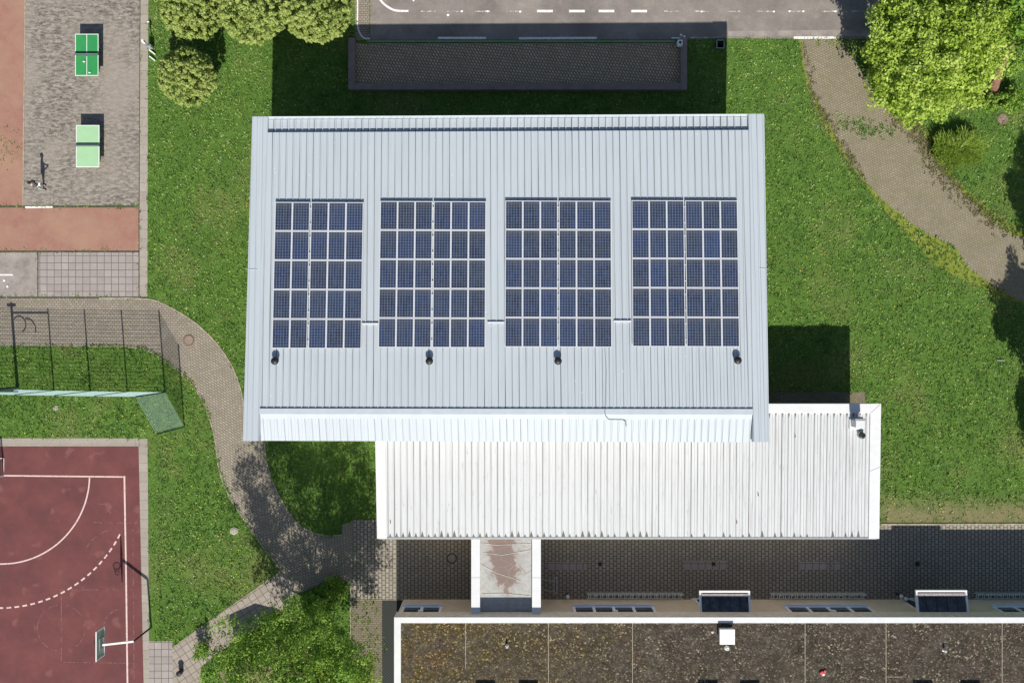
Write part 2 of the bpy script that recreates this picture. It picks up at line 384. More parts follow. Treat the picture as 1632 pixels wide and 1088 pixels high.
n = NM('mossy_gravel_roof', .95, .15)
vc = n.sep(n.voro(12, None, 'Color')); dist = n.voro(12, None, 'Distance'); fine = n.noise(9, 4, .75); big = n.noise(.22, 4, .6); bx = n.sep(n.pos)[0]
c = n.ramp(vc[0], [(0,(.010,.008,.006)),(.4,(.028,.023,.019)),(.68,(.06,.05,.042)),(.85,(.11,.098,.083)),(.94,(.23,.21,.18)),(1,(.42,.38,.33))])
c = n.mix(n.ramp(fine, [(.35,.6),(.55,0)]), c, (.03,.027,.02))
side = n.ramp(n.math('ADD', n.math('MULTIPLY', n.math('ADD', bx, 8.5), .033), n.math('MULTIPLY', n.math('SUBTRACT', n.noise(.35,3,.6), .5), .5)), [(.0,.9),(.3,.6),(.65,.15)])
c = n.mix(n.mix(1.0, side, n.ramp(n.noise(1.6,5,.65), [(.3,.2),(.52,1)]), 'MULTIPLY'), c, n.mix(1.0, n.mix(1.0, c, (1.5,1.2,.4), 'MULTIPLY'), (.03,.023,.002), 'ADD'))
c = n.mix(n.ramp(n.noise(.5,4,.6,n.map(n.pos,(1,1,1),0,(40,3,0))), [(.55,0),(.72,.35)]), c, n.mix(1.0, c, (1.6,.9,.85), 'MULTIPLY'))
c = n.mix(n.ramp(n.noise(.6,5,.65,n.map(n.pos,(1,1,1),0,(2,8,0))), [(.4,.15),(.65,.75)]), c, n.ramp(n.noise(3.5,6,.8), [(.35,(.03,.026,.02)),(.5,(.085,.072,.055)),(.65,(.16,.14,.11))])); c = n.mix(n.ramp(n.noise(1.1,6,.75), [(.36,.55),(.56,0)]), c, (.035,.03,.025)); n.col(c).bump(n.math('SUBTRACT', 1, dist), .8, .03); M['gravel'] = n.m

n = NM('patched_bitumen_membrane', .6, .3)
a = n.noise(.7, 5, .55); b = n.noise(5, 4, .7)
o = n.sep(n.pos); dx_ = n.math('ABSOLUTE', n.math('ADD', o[0], n.math('ADD', .5, n.math('MULTIPLY', n.math('ADD', o[1], 14.0), .12))))
dd = n.math('ADD', n.math('ADD', n.math('MULTIPLY', dx_, .55), n.math('MULTIPLY', n.math('SUBTRACT', n.noise(2.2,5,.6), .5), 1.1)), n.math('MULTIPLY', n.math('MAXIMUM', n.math('SUBTRACT', -14.6, o[1]), 0.0), .35))
c = n.ramp(dd, [(.30,(.2,.145,.12)),(.42,(.24,.175,.15)),(.455,(.33,.31,.285)),(.8,(.40,.40,.38))])
c = n.mix(n.ramp(b,[(.35,.3),(.55,0)]), c, (.19,.15,.13))
crk = n.voro(1.1, n.map(n.pos,(.9,1.6,1),R(12)), 'Distance', 'DISTANCE_TO_EDGE'); c = n.mix(n.ramp(crk,[(.004,.3),(.012,0)]), c, (.5,.48,.45))
n.col(c); M['membrane'] = n.m

n = NM('dotted_dark_shade', .7, .3)  # deep shade over blocks painted as near-black dots
d = n.voro(7, n.map(n.pos,(1,1,1),R(45)), 'Distance', 'F1', 0); n.col(n.ramp(d, [(.3,(.008,.01,.01)),(.5,(.03,.035,.03))])); M['painted_shade'] = n.m
M['table_dark'] = plain('green_table_top', (.035,.27,.08), .55, .35, 0, .12, 2)
M['table_pale'] = plain('faded_pale_green_table_top', (.34,.55,.32), .6, .3, 0, .06, 2)
M['table_leg'] = plain('cast_concrete', (.4,.4,.38), .9, .1)
M['white'] = plain('white_paint', (.78,.78,.76), .6, .3, 0, .08)
M['fence_green'] = plain('pale_green_fence_wire', (.45,.62,.58), .5, .4, 0, .1)
M['fence_post'] = plain('dark_green_fence_post', (.04,.08,.06), .5, .4, 0, .1)
M['dark_wall'] = plain('brown_grey_coping', (.25,.2,.18), .85, .2, 0, .2, 2)
M['stone'] = plain('pale_boulder', (.33,.32,.25), .95, .1, 0, .3, 5)
M['iron'] = plain('cast_iron_cover', (.27,.2,.16), .85, .3, 0, .3, 12)
M['iron_ring'] = plain('concrete_ring', (.16,.11,.08), .9, .2, 0, .2, 6)
M['red'] = plain('faded_red_plastic', (.6,.06,.07), .5, .4)
M['wood'] = plain('brown_timber', (.2,.15,.1), .8, .2, 0, .3, 6)
M['skin'] = plain('skin', (.55,.36,.27), .6, .3, 0, .05); M['hair'] = plain('dark_brown_hair', (.025,.018,.014), .6, .3)
M['jacket'] = plain('grey_jacket_cloth', (.2,.2,.21), .9, .1, 0, .15); M['jeans'] = plain('pale_blue_denim', (.33,.4,.45), .9, .1, 0, .15, 20)
M['shoe'] = plain('black_shoe', (.02,.02,.02), .6, .3)

# ------------------------------------------------------------------ curves and ground sheets
def catmull(pts, k=10, closed=False):
    P = [Vector((p[0], p[1])) for p in pts]; out = []; n = len(P)
    for i in range(n if closed else n-1):
        p1, p2 = P[i], P[(i+1) % n]
        p0 = P[i-1] if (closed or i > 0) else p1*2 - p2
        p3 = P[(i+2) % n] if (closed or i+2 < n) else p2*2 - p1
        for j in range(k):
            t = j/k
            out.append(.5*((2*p1) + (p2-p0)*t + (2*p0-5*p1+4*p2-p3)*t*t + (3*p1-p0-3*p2+p3)*t**3))
    if not closed: out.append(P[-1])
    return [(p.x, p.y) for p in out]
def rough(pts, amp, seed=0, f=.09):
    return [(x + amp*mnoise.noise((x*f, y*f, seed)) + amp*.5*mnoise.noise((x*f*3, y*f*3, seed+5)), y + amp*mnoise.noise((x*f, y*f, seed+9)) + amp*.5*mnoise.noise((x*f*3, y*f*3, seed+14))) for x, y in pts]
GROUND_POLYS = []
def sheet(name, pts, m, layer, block=True, kind='structure'):
    """flat ground sheet from photo pixels at ground level"""
    z = .004*layer; P = [W(x, y, 0) for x, y in pts]
    a = sum(P[i].x*P[(i+1) % len(P)].y - P[(i+1) % len(P)].x*P[i].y for i in range(len(P)))
    if a < 0: P.reverse()
    mb = MB(); mb.add([(p.x, p.y, z) for p in P], [tuple(range(len(P)))])
    o = mb.build(name, m); tag(o, kind=kind)
    if block: GROUND_POLYS.append(np.array([(p.x, p.y) for p in P]))
    return o
def rect(x0, y0, x1, y1): return [(x0,y0),(x1,y0),(x1,y1),(x0,y1)]
def strip(mb, pts, wpx, z):
    """painted line along pixel points, width in pixels"""
    P = [W(x, y, 0).to_2d() for x, y in pts]; wd = wpx/PPM/2
    L = []; Rr = []
    for i, p in enumerate(P):
        d = (P[min(i+1, len(P)-1)] - P[max(i-1, 0)]).normalized(); q = Vector((-d.y, d.x))*wd
        L.append(p+q); Rr.append(p-q)
    n = len(P)
    vs = [(p.x, p.y, z) for p in L] + [(p.x, p.y, z) for p in Rr]
    mb.add(vs, [(n+i, n+i+1, i+1, i) for i in range(n-1)])
def kerb(name, pts, wpx, z0, z1, m):
    mb = MB(); P = [W(x, y, 0).to_2d() for x, y in pts]; wd = wpx/PPM/2; n = len(P); L = []; Q = []
    for i, p in enumerate(P):
        d = (P[min(i+1, n-1)] - P[max(i-1, 0)]).normalized(); q = Vector((-d.y, d.x))*wd; L.append(p+q); Q.append(p-q)
    vs = [(p.x,p.y,z0) for p in L] + [(p.x,p.y,z0) for p in Q] + [(p.x,p.y,z1) for p in L] + [(p.x,p.y,z1) for p in Q]
    fs = []
    for i in range(n-1):
        fs += [(3*n+i, 3*n+i+1, 2*n+i+1, 2*n+i), (i, i+1, 2*n+i+1, 2*n+i), (n+i+1, n+i, 3*n+i, 3*n+i+1)]
    fs += [(0, 2*n, 3*n, n), (n-1, 2*n-1, 4*n-1, 3*n-1)]
    mb.add(vs, fs); return tag(mb.build(name, m), kind='structure')

g = MB(); g.add([(-400,-400,0),(400,-400,0),(400,400,0),(-400,400,0)], [(0,1,2,3)]); tag(g.build('lawn_ground', M['lawn']), kind='structure')

# west side: tracks, table area, slabs
sheet('red_track', [(-700,-300),(41,-300),(39,60),(38,328),(-700,328)], M['track'], 1)
sheet('table_tennis_court', [(41,-300),(226,-300),(223,60),(222,328),(38,328),(39,60)], M['pebble'], 1)
sheet('red_run_up', rect(-700,331,221,400), M['track'], 1)
sheet('old_concrete_pad', rect(-700,402,60,473), M['concrete'], 1)
sheet('slab_pavement', rect(61,402,221,473), M['slabs'], 1)
sheet('edge_pavement', [(227,-300),(239,-300),(236,60),(235,474),(222,474),(223.5,60)], M['kerb'], 2)
jn = MB()
for a, b, ww in (((-700,329.5),(222,329),2.4), ((-700,401),(222,401),2.6), ((60.5,402),(60.5,473),1.8), ((-700,474),(236,474),2.2), ((221.7,474),(221.7,329),1.6), ((224,-100),(221.8,328),1.2)):
    strip(jn, [a, b], ww, .014)
tag(jn.build('pavement_joints', M['dark_joint']), kind='structure')
kerb('kerb', [(42,-300),(40,60),(38,200),(37,328)], 1.8, 0, .03, M['edging'])
# bare grassy patch over red track
pp = rough(catmull([(-60,203),(10,205),(30,206),(37,225),(36,255),(22,262),(12,273),(-10,268),(-60,280)], 8, True), 5, 3)

# curved path on the west
outer = [(-700,475)] + catmull([(110,475),(165,475),(222,475.5),(250,480),(285,497),(318,520),(345,547),(368,580),(382,615),(392,660)], 8)
inner = [(-700,552)] + catmull([(90,552),(150,552),(205,552.5),(240,561),(268,579),(298,602),(320,634),(335,670),(344,710),(350,752),(366,792),(392,832),(420,872),(444,903)], 8)
right = catmull([(421,700),(428,748),(450,800),(478,836),(512,852),(545,852)], 8)
path_poly = outer + [(400,690),(421,690)] + right + [(546,834),(600,828),(600,955),(560,955),(556,927),(520,925),(492,938),(462,950)] + list(reversed(inner))
sheet('path', rough(path_poly, 1.0, 2), M['path'], 1)
d_poly = catmull([(300,512),(318,520),(345,547),(368,580),(382,615),(392,660)],8) + [(400,690),(421,690)] + right + [(546,834),(560,835),(560,927),(520,925),(492,938),(462,950)] + list(reversed([p for p in inner if p[0] > 292]))
sheet('path_bend', rough(d_poly, .8, 4), M['path_diag'], 2, block=False)
kerb('kerb', rough(outer[8:], .5, 1), 1.8, 0, .035, M['edging'])
kerb('kerb', rough(inner[8:], .7, 6), 1.6, 0, .03, M['edging'])
kerb('kerb', rough(right, .7, 8), 1.6, 0, .03, M['edging'])
# slab path to the south-west
sheet('slab_path', rough([(448,915),(440,925),(360,976),(277,1034),(277,1400),(232,1400),(232,1021),(274,1021),(276,1028)], .0) [:0] or [(446,912),(360,972),(275,1032),(275,1400),(330,1400),(320,1062),(392,1008),(462,962),(475,930)], M['slabs_diag'], 3)
sheet('slab_pavement', rect(236.5,1021,275,1400), M['slabs'], 2)
kerb('kerb', [(446,911),(400,943),(340,985),(275,1031)], 1.3, 0, .03, M['edging'])

# sports court and border
sheet('edge_pavement', [(-700,698),(235,699),(236,1019),(238,1400),(222,1400),(222,698)], M['kerb'], 1)
sheet('edge_pavement', rect(-700,698,222,711), M['kerb'], 2)
sheet('edge_pavement', [(221,711),(235.5,711),(240,1400),(230,1400)], M['kerb'], 3)
sheet('sports_court', [(-700,711),(221,711),(229,1088),(234,1400),(-700,1400)], M['court'], 4)
cl = MB()
strip(cl, [(7,757.5),(200,759.5)], 2.3, .024); strip(cl, [(198.5,758),(201,900),(203.5,1088),(206,1400)], 2.6, .028); strip(cl, [(-700,757),(-62,757.5)], 3, .024)
strip(cl, [(3+140*math.cos(t), 757+141*math.sin(t)) for t in np.linspace(R(1), R(90), 40)] + [(-66,898)], 2.2, .024)
tag(cl.build('court_lines', M['line_court']), kind='structure')
cl = MB()
tt = np.linspace(R(27), R(92), 20)
for i in range(0, 20, 1):
    a = tt[i]; b = a + R(2.0); strip(cl, [(0+215*math.cos(q), 753+215*math.sin(q)) for q in (a, (a+b)/2, b)], 2.6, .024)
for i in range(6): strip(cl, [(-12-14*i, 968), (-20-14*i, 968)], 2.6, .024)
tag(cl.build('dashed_court_line', M['line_court']), kind='structure')
cl = MB()
for a, b in (((96,939),(212,939)), ((98,939),(98,1053)), ((98,1054),(214,1056)), ((212,842),(214,1088)), ((150,832),(222,833)), ((158,803),(176,803)), ((176,803),(176,822))):
    strip(cl, [a, b], 1.2, .02)
strip(cl, [(197-32*math.sin(t), 1000-31*math.cos(t)) for t in np.linspace(0, R(80), 12)], 1.3, .02)
strip(cl, [(98-38*math.sin(t), 1000-37*math.cos(t)) for t in np.linspace(R(10), R(170), 20)], 1.2, .02)
strip(cl, [(98+38*math.sin(t), 1000-37*math.cos(t)) for t in np.linspace(R(10), R(150), 20)], 1.0, .02)
strip(cl, [(190-60*math.sin(t), 902-60*math.cos(t)) for t in np.linspace(R(0), R(60), 16)], 1.0, .02)
tag(cl.build('faint_court_lines', M['line_faint']), kind='structure')

# north: road
sheet('road', [(589,-500),(1700,-500),(1700,62),(1336,62),(1157,61.5),(1086,63),(590,64)], M['asphalt'], 2)
sheet('cycle_path', [(566,-500),(589,-500),(589,64),(566,64)], M['path'], 3)
rd = MB()
strip(rd, catmull([(602,-14),(606,0),(616,10),(628,16.5),(640,18),(651,18)], 8), 3.4, .018)
strip(rd, catmull([(570,-300),(570,0),(569.5,36),(573,52),(580,61),(590,62)], 6), 2.2, .02)
for x in (856,907,954,1006): strip(rd, [(x,18.2),(x+25,18.2)], 4, .018)
strip(rd, [(698,61),(775,61)], 3.6, .018); strip(rd, [(827,61.5),(951,61)], 3.6, .018); strip(rd, [(1070,61),(1086,61)], 2.6, .018)
strip(rd, [(1265,60.5),(1332,60.5)], 4, .018)
tag(rd.build('road_markings', M['line']), kind='structure')
rd = MB()
for x in (671,713,757,807,1058,1105,1157,1206,1256,1310,1358): strip(rd, [(x,18.5),(x+24,18.5)], 2.2, .018)
for x in (1100,): strip(rd, [(x,60.5),(1158,60)], 2, .018)
tag(rd.build('faded_road_markings', M['line_worn']), kind='structure')
rd = MB()
for x, y, r in ((714,24,2.3),(736,18,2),(777,18,2),(829,18.5,2),(1233,18.5,1.8),(1258,18,1.8),(1280,18,1.8),(1331,18,1.8),(1118,18.5,1.6),(659,1,1.5)):
    p = W(x, y); rd.lathe((p.x, p.y, 0), [(r/24,.01),(r/24,.03),(r/36,.045),(0.001,.048)], 10)
tag(rd.build('road_studs', M['white']), kind='structure')
sheet('road_gutter', [(1160,50),(1336,48),(1700,48),(1700,60),(1336,58),(1160,58)], M['concrete'], 3)

# enclosure north of the hall
sheet('enclosure_paving', rect(562,70,1090,136), M['bay_pave'], 3)
en = empty('low_enclosure_wall', W(825,140), 'low dark wall round three sides of the shaded paved strip north of the hall', 'wall')
e = MB()
a0, a1, b0, b1 = W(557,0).x, W(1093,0).x, W(0,146).y, W(0,64).y
t = .42; zt = .42
e.box(a0, a0+t, b0, b1, 0, zt); e.box(a1-t, a1, b0, b1, 0, zt); e.box(a0+t, a1-t, b0, b0+t, 0, zt)
e.build('wall_body', M['dark_wall'], en, .015)
GROUND_POLYS.append(np.array([(a0,b0),(a1,b0),(a1,b1),(a0,b1)]))
rl = empty('guard_railing', W(840,71), 'grey steel guard railing along the road edge of the low walled strip', 'railing')
yA = W(0,71.5).y; xs = np.arange(W(588,0).x, W(1078,0).x, 1.01)
r1 = MB(); r1.bar((xs[0], yA, .62), (xs[-1], yA, .62), .05); r1.bar((xs[0], yA, .12), (xs[-1], yA, .12), .04)
r1.build('rail', M['galv'], rl)
for x in xs: MB().bar((x, yA, 0), (x, yA, .62), .045).build('post', M['galv'], rl)
# small things by the enclosure
p = W(1084,68,.9); bx = empty('control_box', (p.x, p.y, 0), 'small white square box at the top right corner of the low walled strip', 'box')
MB().box(p.x-.16, p.x+.16, p.y-.18, p.y+.18, .55, .92).build('housing', M['white'], bx, .02)
MB().bar((p.x, p.y, 0), (p.x, p.y, .55), .09).build('post', M['dark_steel'], bx)
MB().lathe((p.x, p.y, .92), [(.09,0),(.09,.02),(.001,.025)], 12).build('keyhole', M['dark_steel'], bx)
for q, (x, y) in enumerate(((1086,55.5),(1091,58))):
    p = W(x, y, .2); b = empty('marker_stone', (p.x, p.y, 0), ('white rounded marker stone on the road edge, left of two' if q == 0 else 'white rounded marker stone at the enclosure wall end, right of two'), 'stone', None)
    MB().ball((p.x, p.y, .08), .1, 10, 6, (1,1,.9)).build('stone_body', M['white'], b)
p = W(1150,68,.6); lb = empty('litter_bin', (p.x, p.y, 0), 'small open square litter bin with pale rim at the shaded road edge', 'litter bin')
f = MB(); hx, hy = .24, .26
for z0, z1, s0, s1 in ((0,.7,.8,1.0),):
    A = [(p.x-hx*s0,p.y-hy*s0,0),(p.x+hx*s0,p.y-hy*s0,0),(p.x+hx*s0,p.y+hy*s0,0),(p.x-hx*s0,p.y+hy*s0,0)]; B = [(p.x-hx,p.y-hy,.3),(p.x+hx,p.y-hy,.3),(p.x+hx,p.y+hy,.3),(p.x-hx,p.y+hy,.3)]
    f.add(A+B, [(3,2,1,0),(0,1,5,4),(1,2,6,5),(2,3,7,6),(3,0,4,7)])
f.build('bucket', M['dark_steel'], lb)
f = MB()
for a, b in ((B[0],B[1]),(B[1],B[2]),(B[2],B[3]),(B[3],B[0])): f.bar(a, b, .05)
f.build('rim', M['galv'], lb)

# east: sandy path
pl = catmull([(1277,62),(1281,100),(1296,148),(1318,190),(1345,238),(1372,280),(1400,312),(1440,345),(1478,372),(1520,393),(1538,420),(1562,440),(1592,460),(1632,482),(1750,530)], 6)
pr = catmull([(1337,62),(1362,96),(1392,140),(1425,178),(1462,208),(1486,236),(1492,262),(1520,292),(1556,330),(1600,366),(1632,380),(1750,420)], 6)
sheet('sandy_path', rough(pl + list(reversed(pr)), 2.6, 5, .12), M['path_sand'], 1)

mv = rough(catmull([(1272,62),(1290,150),(1322,215),(1362,272),(1402,326),(1450,380),(1500,428),(1560,456),(1600,474),(1660,500)],6) + [(1700,500),(1592,452),(1500,380),(1400,300),(1340,200),(1300,62)], 3, 12, .15)
sheet('mossy_verge', mv, M['moss_edge'], .5, False)
mv = rough(catmull([(1440,190),(1480,206),(1500,240),(1512,270),(1560,318),(1606,352),(1640,366)],6) + [(1640,400),(1590,375),(1500,290),(1450,215)], 3, 13, .15)
sheet('mossy_verge', mv, M['moss_edge'], .5, False)
# courtyard
cy = [(560,828),(600,828),(632,833),(1404,835.5),(1750,835),(1750,1000),(560,1000)]
sheet('courtyard', cy, M['court_pave'], 2)
sheet('mossy_strip', rect(560,955,609,1400), M['moss_pave'], 3)
kerb('kerb', [(559,905),(559,1400)], 1.3, 0, .05, M['edging']); kerb('kerb', [(560,955),(632,955)], 1.0, .0, .03, M['edging'])
sheet('dark_shade_strip', rect(609,956,646,1400), M['painted_shade'], 4)  # shaded ground beside the wall, its darkness painted into the sheet
sheet('wall_foot_slabs', rect(1226,624,1379,662), M['moss_pave'], 2)
kerb('kerb', [(1404,835),(1750,834.5)], 2.2, 0, .05, M['edging'])
sheet('patched_slabs', rect(1090,893,1140,907), M['slabs'], 3, False); sheet('patched_slabs', rect(1142,893,1158,907), M['slabs'], 3, False)
sheet('patched_slabs', rect(872,895,936,908), M['slabs'], 3, False); sheet('patched_slabs', rect(1272,894,1322,907), M['slabs'], 3, False); sheet('patched_slabs', rect(1326,894,1339,907), M['slabs'], 3, False)

def cover(x, y, r, label, square=False, dark=False):
    p = W(x, y); o = empty('drain_grate' if square else 'manhole_cover', (p.x, p.y, 0), label, 'drain' if square else 'manhole')
    if square: MB().box(p.x-r, p.x+r, p.y-r, p.y+r, 0, .022).build('grate', M['black'], o)
    else:
        MB().lathe((p.x,p.y,0), [(r*.8,.018),(r*.8,.03),(.001,.032)], 28, False).build('lid', M['dark_steel'] if dark == 2 else (M['concrete'] if dark else M['iron']), o)
        MB().lathe((p.x,p.y,0), [(r,0),(r,.026),(r*.8,.026),(r*.8,.0)], 28, False).build('ring', M['black'] if dark else M['iron_ring'], o)
cover(301,542,.36,'round rusty manhole cover in the brick path bend by the hall')
cover(1598,190,.4,'round rusty manhole cover in the grass beside the big bright tree')
cover(720,889,.34,'round grey manhole cover with black ring in the shaded courtyard', dark=True)
cover(956,898,.12,'small square drain in the courtyard right of the covered link', True)
cover(1137,898,.12,'small square drain beside the pale slabs left of the first canopy', True)
cover(1462,898,.14,'small square drain in the shaded courtyard near the right canopy', True)

# ------------------------------------------------------------------ sports hall
ZN, ZS = 6.2, 7.5
cNW, cNE, cSE, cSW = W(402,186,ZN), W(1218,181.5,ZN), W(1226,704,ZS), W(387,702.5,ZS)
def Hp(u, v, dz=0):
    a = cNW.lerp(cNE, u); b = cSW.lerp(cSE, u); p = a.lerp(b, v); return Vector((p.x, p.y, p.z + dz))
def HV(py, u=.5):
    """v of the roof plane seen at photo row py (at the middle)"""
    lo, hi = -.1, 1.1
    for _ in range(40):
        m = (lo+hi)/2; p = Hp(u, m); y = 544 - p.y*PPM*CAM_H/(CAM_H-p.z)
        if y < py: lo = m
        else: hi = m
    return lo
LX = (cNE - cNW).length
hall = empty('sports_hall', (0, 0, 0), 'large hall with grey ribbed metal roof carrying the solar panels', 'building')
v1, v2, v3 = HV(209), HV(651), HV(660)
u0, u1 = 25/816, 1-25/816
def slab(mb, ua, ub, va, vb, dz, th):
    mb.hexa([Hp(ua,vb,dz-th),Hp(ub,vb,dz-th),Hp(ub,va,dz-th),Hp(ua,va,dz-th)], [Hp(ua,vb,dz),Hp(ub,vb,dz),Hp(ub,va,dz),Hp(ua,va,dz)])
m1 = MB(); slab(m1, u0, u1, v1, v2, -.04, .12)
m2 = MB(); slab(m2, u0, u1, .006, v1+.01, -.24, .1)
nr = int(round(LX*(u1-u0)/.4))
for i in range(nr+1):
    u = u0 + (u1-u0)*i/nr; hw = .02/LX
    if 0 < i < nr: slab(m1, u-hw, u+hw, v1, v2, 0.0, .04)
    if 0 < i < nr: slab(m2, u-hw*1.3, u+hw*1.3, .006, v1, -.155, .09)
m1.build('main_roof', M['hall_roof'], hall); m2.build('north_roof_strip', M['hall_roof'], hall)
for ua, ub in ((0,u0),(u1,1)):
    m_ = MB(); slab(m_, ua, ub, 0, 1, 0, .3)
    for k in (0.04, .52, .95):
        c_ = ua + (ub-ua)*k; slab(m_, c_-.012/LX*1.2, c_+.012/LX*1.2, .001, .999, .03, .03)
    m_.build('verge', M['verge'], hall)
m_ = MB(); slab(m_, u0, u1, .0005, .0045, -.2, .2); slab(m_, u0, u1, -.0007, .0001, -.05, .37); m_.build('gutter', M['grey_metal'], hall)
m_ = MB(); slab(m_, u0, u1, v2, v3, .04, .16); m_.build('ridge_flashing', M['grey_metal'], hall)
# south-facing strip: falls from the flashing to the eave
zE = 7.08
p0, p1 = Hp(u0+.001, v3, .0), Hp(u1-.001, v3, .0)
q0, q1 = W(411,702,zE), W(1207,704.5,zE)
q0.x = p0.x - .06; q1.x = p1.x - .06
ms = MB(); dn = Vector((0,0,-.1))
ms.hexa([q0+dn, q1+dn, p1+dn, p0+dn], [q0, q1, p1, p0])
cp = MB(); t8 = .16; upv = Vector((0,0,.025)); cp.hexa([p0.lerp(q0,t8), p1.lerp(q1,t8), p1, p0], [p0.lerp(q0,t8)+upv, p1.lerp(q1,t8)+upv, p1+upv, p0+upv])
nr2 = int(round((p1-p0).length/.4))
for i in range(1, nr2):
    a = p0.lerp(p1, i/nr2); b = q0.lerp(q1, i/nr2); ms.bar(a.lerp(b, .17)+Vector((0,0,.012)), b+Vector((0,0,.012)), .035, .035)
M['hall_strip'] = roofmetal('grey_trapezoid_strip_sheet', GREY, .40, (.2,.2,.21), .042, 0, 0, .75, .42, 0.02)
ms.build('south_roof_strip', M['hall_strip'], hall); cp.build('strip_capping', M['grey_metal'], hall)
# walls
wl = MB(); ins = .028; iv = .03
A = [Hp(ins, 1-iv), Hp(1-ins, 1-iv), Hp(1-ins, iv), Hp(ins, iv)]
top = [Vector((p.x, p.y, zt_)) for p, zt_ in zip(A, (6.55, 6.55, 5.86, 5.86))]; bot = [Vector((p.x, p.y, 0)) for p in A]
wl.hexa(bot, top); wl.build('wall', M['wall_grey'], hall)
GROUND_POLYS.append(np.array([(p.x, p.y) for p in (Hp(0.0,1.0),Hp(1.0,1.0),Hp(1.0,0.02),Hp(0.0,0.02))]))
for ua, ub in ((.004, u0-.001),(u1+.001, .996)):
    ch = MB(); slab(ch, ua, ub, .02, .995, -.3, .34); ch.build('fascia', M['soffit'], hall)
for k in range(9):
    x = A[3].x + (A[2].x-A[3].x)*(k+.5)/9; y = A[3].y + (A[2].y-A[3].y)*(k+.5)/9
    wf = MB().box(x-1.4, x+1.4, y-.02, y+.06, 3.6, 5.0).build('window', M['winframe'], hall)
    MB().box(x-1.3, x+1.3, y+.06, y+.075, 3.7, 4.9).build('pane', M['glass'], wf)
# roof vents, trays, cable
def on_roof(px, py, dz=0):
    lo, hi = 0., 1.
    for _ in range(6):
        z = ZN; v = HV(py, max(0, min(1, (px-395)/828))); z = Hp(.5, v).z + dz
    p = W(px, py, z); return p
for x, y in ((440,571),(685,571),(889,571),(1174,570)):
    p = on_roof(x, y+4, -.04)
    vt = MB().lathe((p.x,p.y,p.z), [(.17,0),(.17,.12),(.1,.14),(.1,.24)], 16).build('roof_vent', M['galv'], hall)
    MB().lathe((p.x,p.y,p.z+.24), [(.05,0),(.22,.0),(.22,.06),(.12,.13),(.001,.15)], 16).build('vent_cowl', M['black'], vt)
for (xa, xb, y) in ((577,603,516),(777,804,514),(978,1006,512)):
    a, b = on_roof(xa, y, .03), on_roof(xb, y, .03)
    MB().bar(a, b, .10, .04).build('cable_tray', M['alu'], hall)
cb = MB(); pts = [on_roof(964,555,.03), on_roof(966,590,.03), on_roof(965,645,.03), on_roof(964,657,.09)]
cb.tube(pts, .007, 6)
def on_strip(px, py):
    t_ = (py-660)/(703-660); z = p0.z + (zE-p0.z)*t_ + .05; return W(px, py, z)
cb.tube([pts[-1], on_strip(965,662), on_strip(970,668), on_strip(992,668.5), on_strip(997,671), on_strip(998,679)], .017, 6)
cb.build('lightning_cable', M['dark_steel'], hall)
for x in (388, 1206):                                                  # expansion joint across both verges
    a, b = on_roof(x+3, 429+(0 if x < 500 else -2), .0), on_roof(x+(22 if x < 500 else 19), 429-(0 if x < 500 else 0), .0)
    MB().bar(a+Vector((0,0,.012)), b+Vector((0,0,.012)), .02, .024).build('sheet_joint', M['grey_metal'], hall)

# ------------------------------------------------------------------ solar panels: every module is a thing
slope = math.atan2(ZS-ZN, (cNW-cSW).length); yaw = R(-.2)
pn = empty('solar_panel', (0,0,0), 'x', 'solar panel', 'solar panels on the hall roof')
hw, hh = .486, .826; bw = .044
fr = MB()
for x0, x1, y0, y1 in ((-hw-bw/2,-hw+bw/2,-hh-bw/2,hh+bw/2),(hw-bw/2,hw+bw/2,-hh-bw/2,hh+bw/2),(-hw+bw/2,hw-bw/2,-hh-bw/2,-hh+bw/2),(-hw+bw/2,hw-bw/2,hh-bw/2,hh+bw/2)):
    fr.box(x0, x1, y0, y1, -.04, .004)
fr.build('frame', M['alu'], pn); MB().box(-hw+bw/2, hw-bw/2, -hh+bw/2, hh-bw/2, -.03, 0).build('cells', M['cells'], pn)
rot = Matrix.Rotation(yaw, 4, 'Z') @ Matrix.Rotation(-slope, 4, 'X')
pitch_x = 1.02
arrays = [(438.5,322,5,2,'leftmost'), (606,320.5,6,3,'second'), (805.4,319.8,6,3,'third'), (1006.6,319.2,6,3,'rightmost')]
ordi = ['first','second','third','fourth','fifth','sixth']; rows_n = ['top row','second row','middle row','fourth row','bottom row']
first = True
for ai, (px, py, nc, gap, an) in enumerate(arrays):
    org = on_roof(px, py, .13)
    ex = (rot @ Vector((1,0,0))); ey = (rot @ Vector((0,-1,0))).normalized()
    rails = MB()
    for c_ in range(nc):
        for r_ in range(5):
            dx = hw + bw/2 + c_*pitch_x + (.06 if c_ >= gap else 0); dy = hh + bw/2 + r_*1.71
            o = pn if first else copy_tree(pn); first = False
            o.matrix_world = Matrix.Translation(org + ex*dx + ey*dy) @ rot
            side = ordi[c_] + ' column' if c_ < nc-1 else 'last column'
            o['label'] = f'solar panel in {rows_n[r_]}, {side}, {an} array'
    wtot = nc*pitch_x + .06
    rk = empty('panel_rack', org - Vector((0,0,.13)), f'slim aluminium rails under the {an} solar array on the hall roof', 'rack', 'racks under the solar arrays')
    for r_ in range(5):
        for fq in (.22, .78):
            a = org + ey*(r_*1.71 + fq*1.66) - Vector((0,0,.075)) + ex*.05; b = a + ex*(wtot-.2)
            rails.bar(a, b, .04, .06)
            for s_ in range(8):
                q = a + ex*((s_+.25)*(nc-1)/8*pitch_x + .3); rails.bar(q - Vector((0,0,.1)), q, .05)
    rails.build('rail', M['alu'], rk)

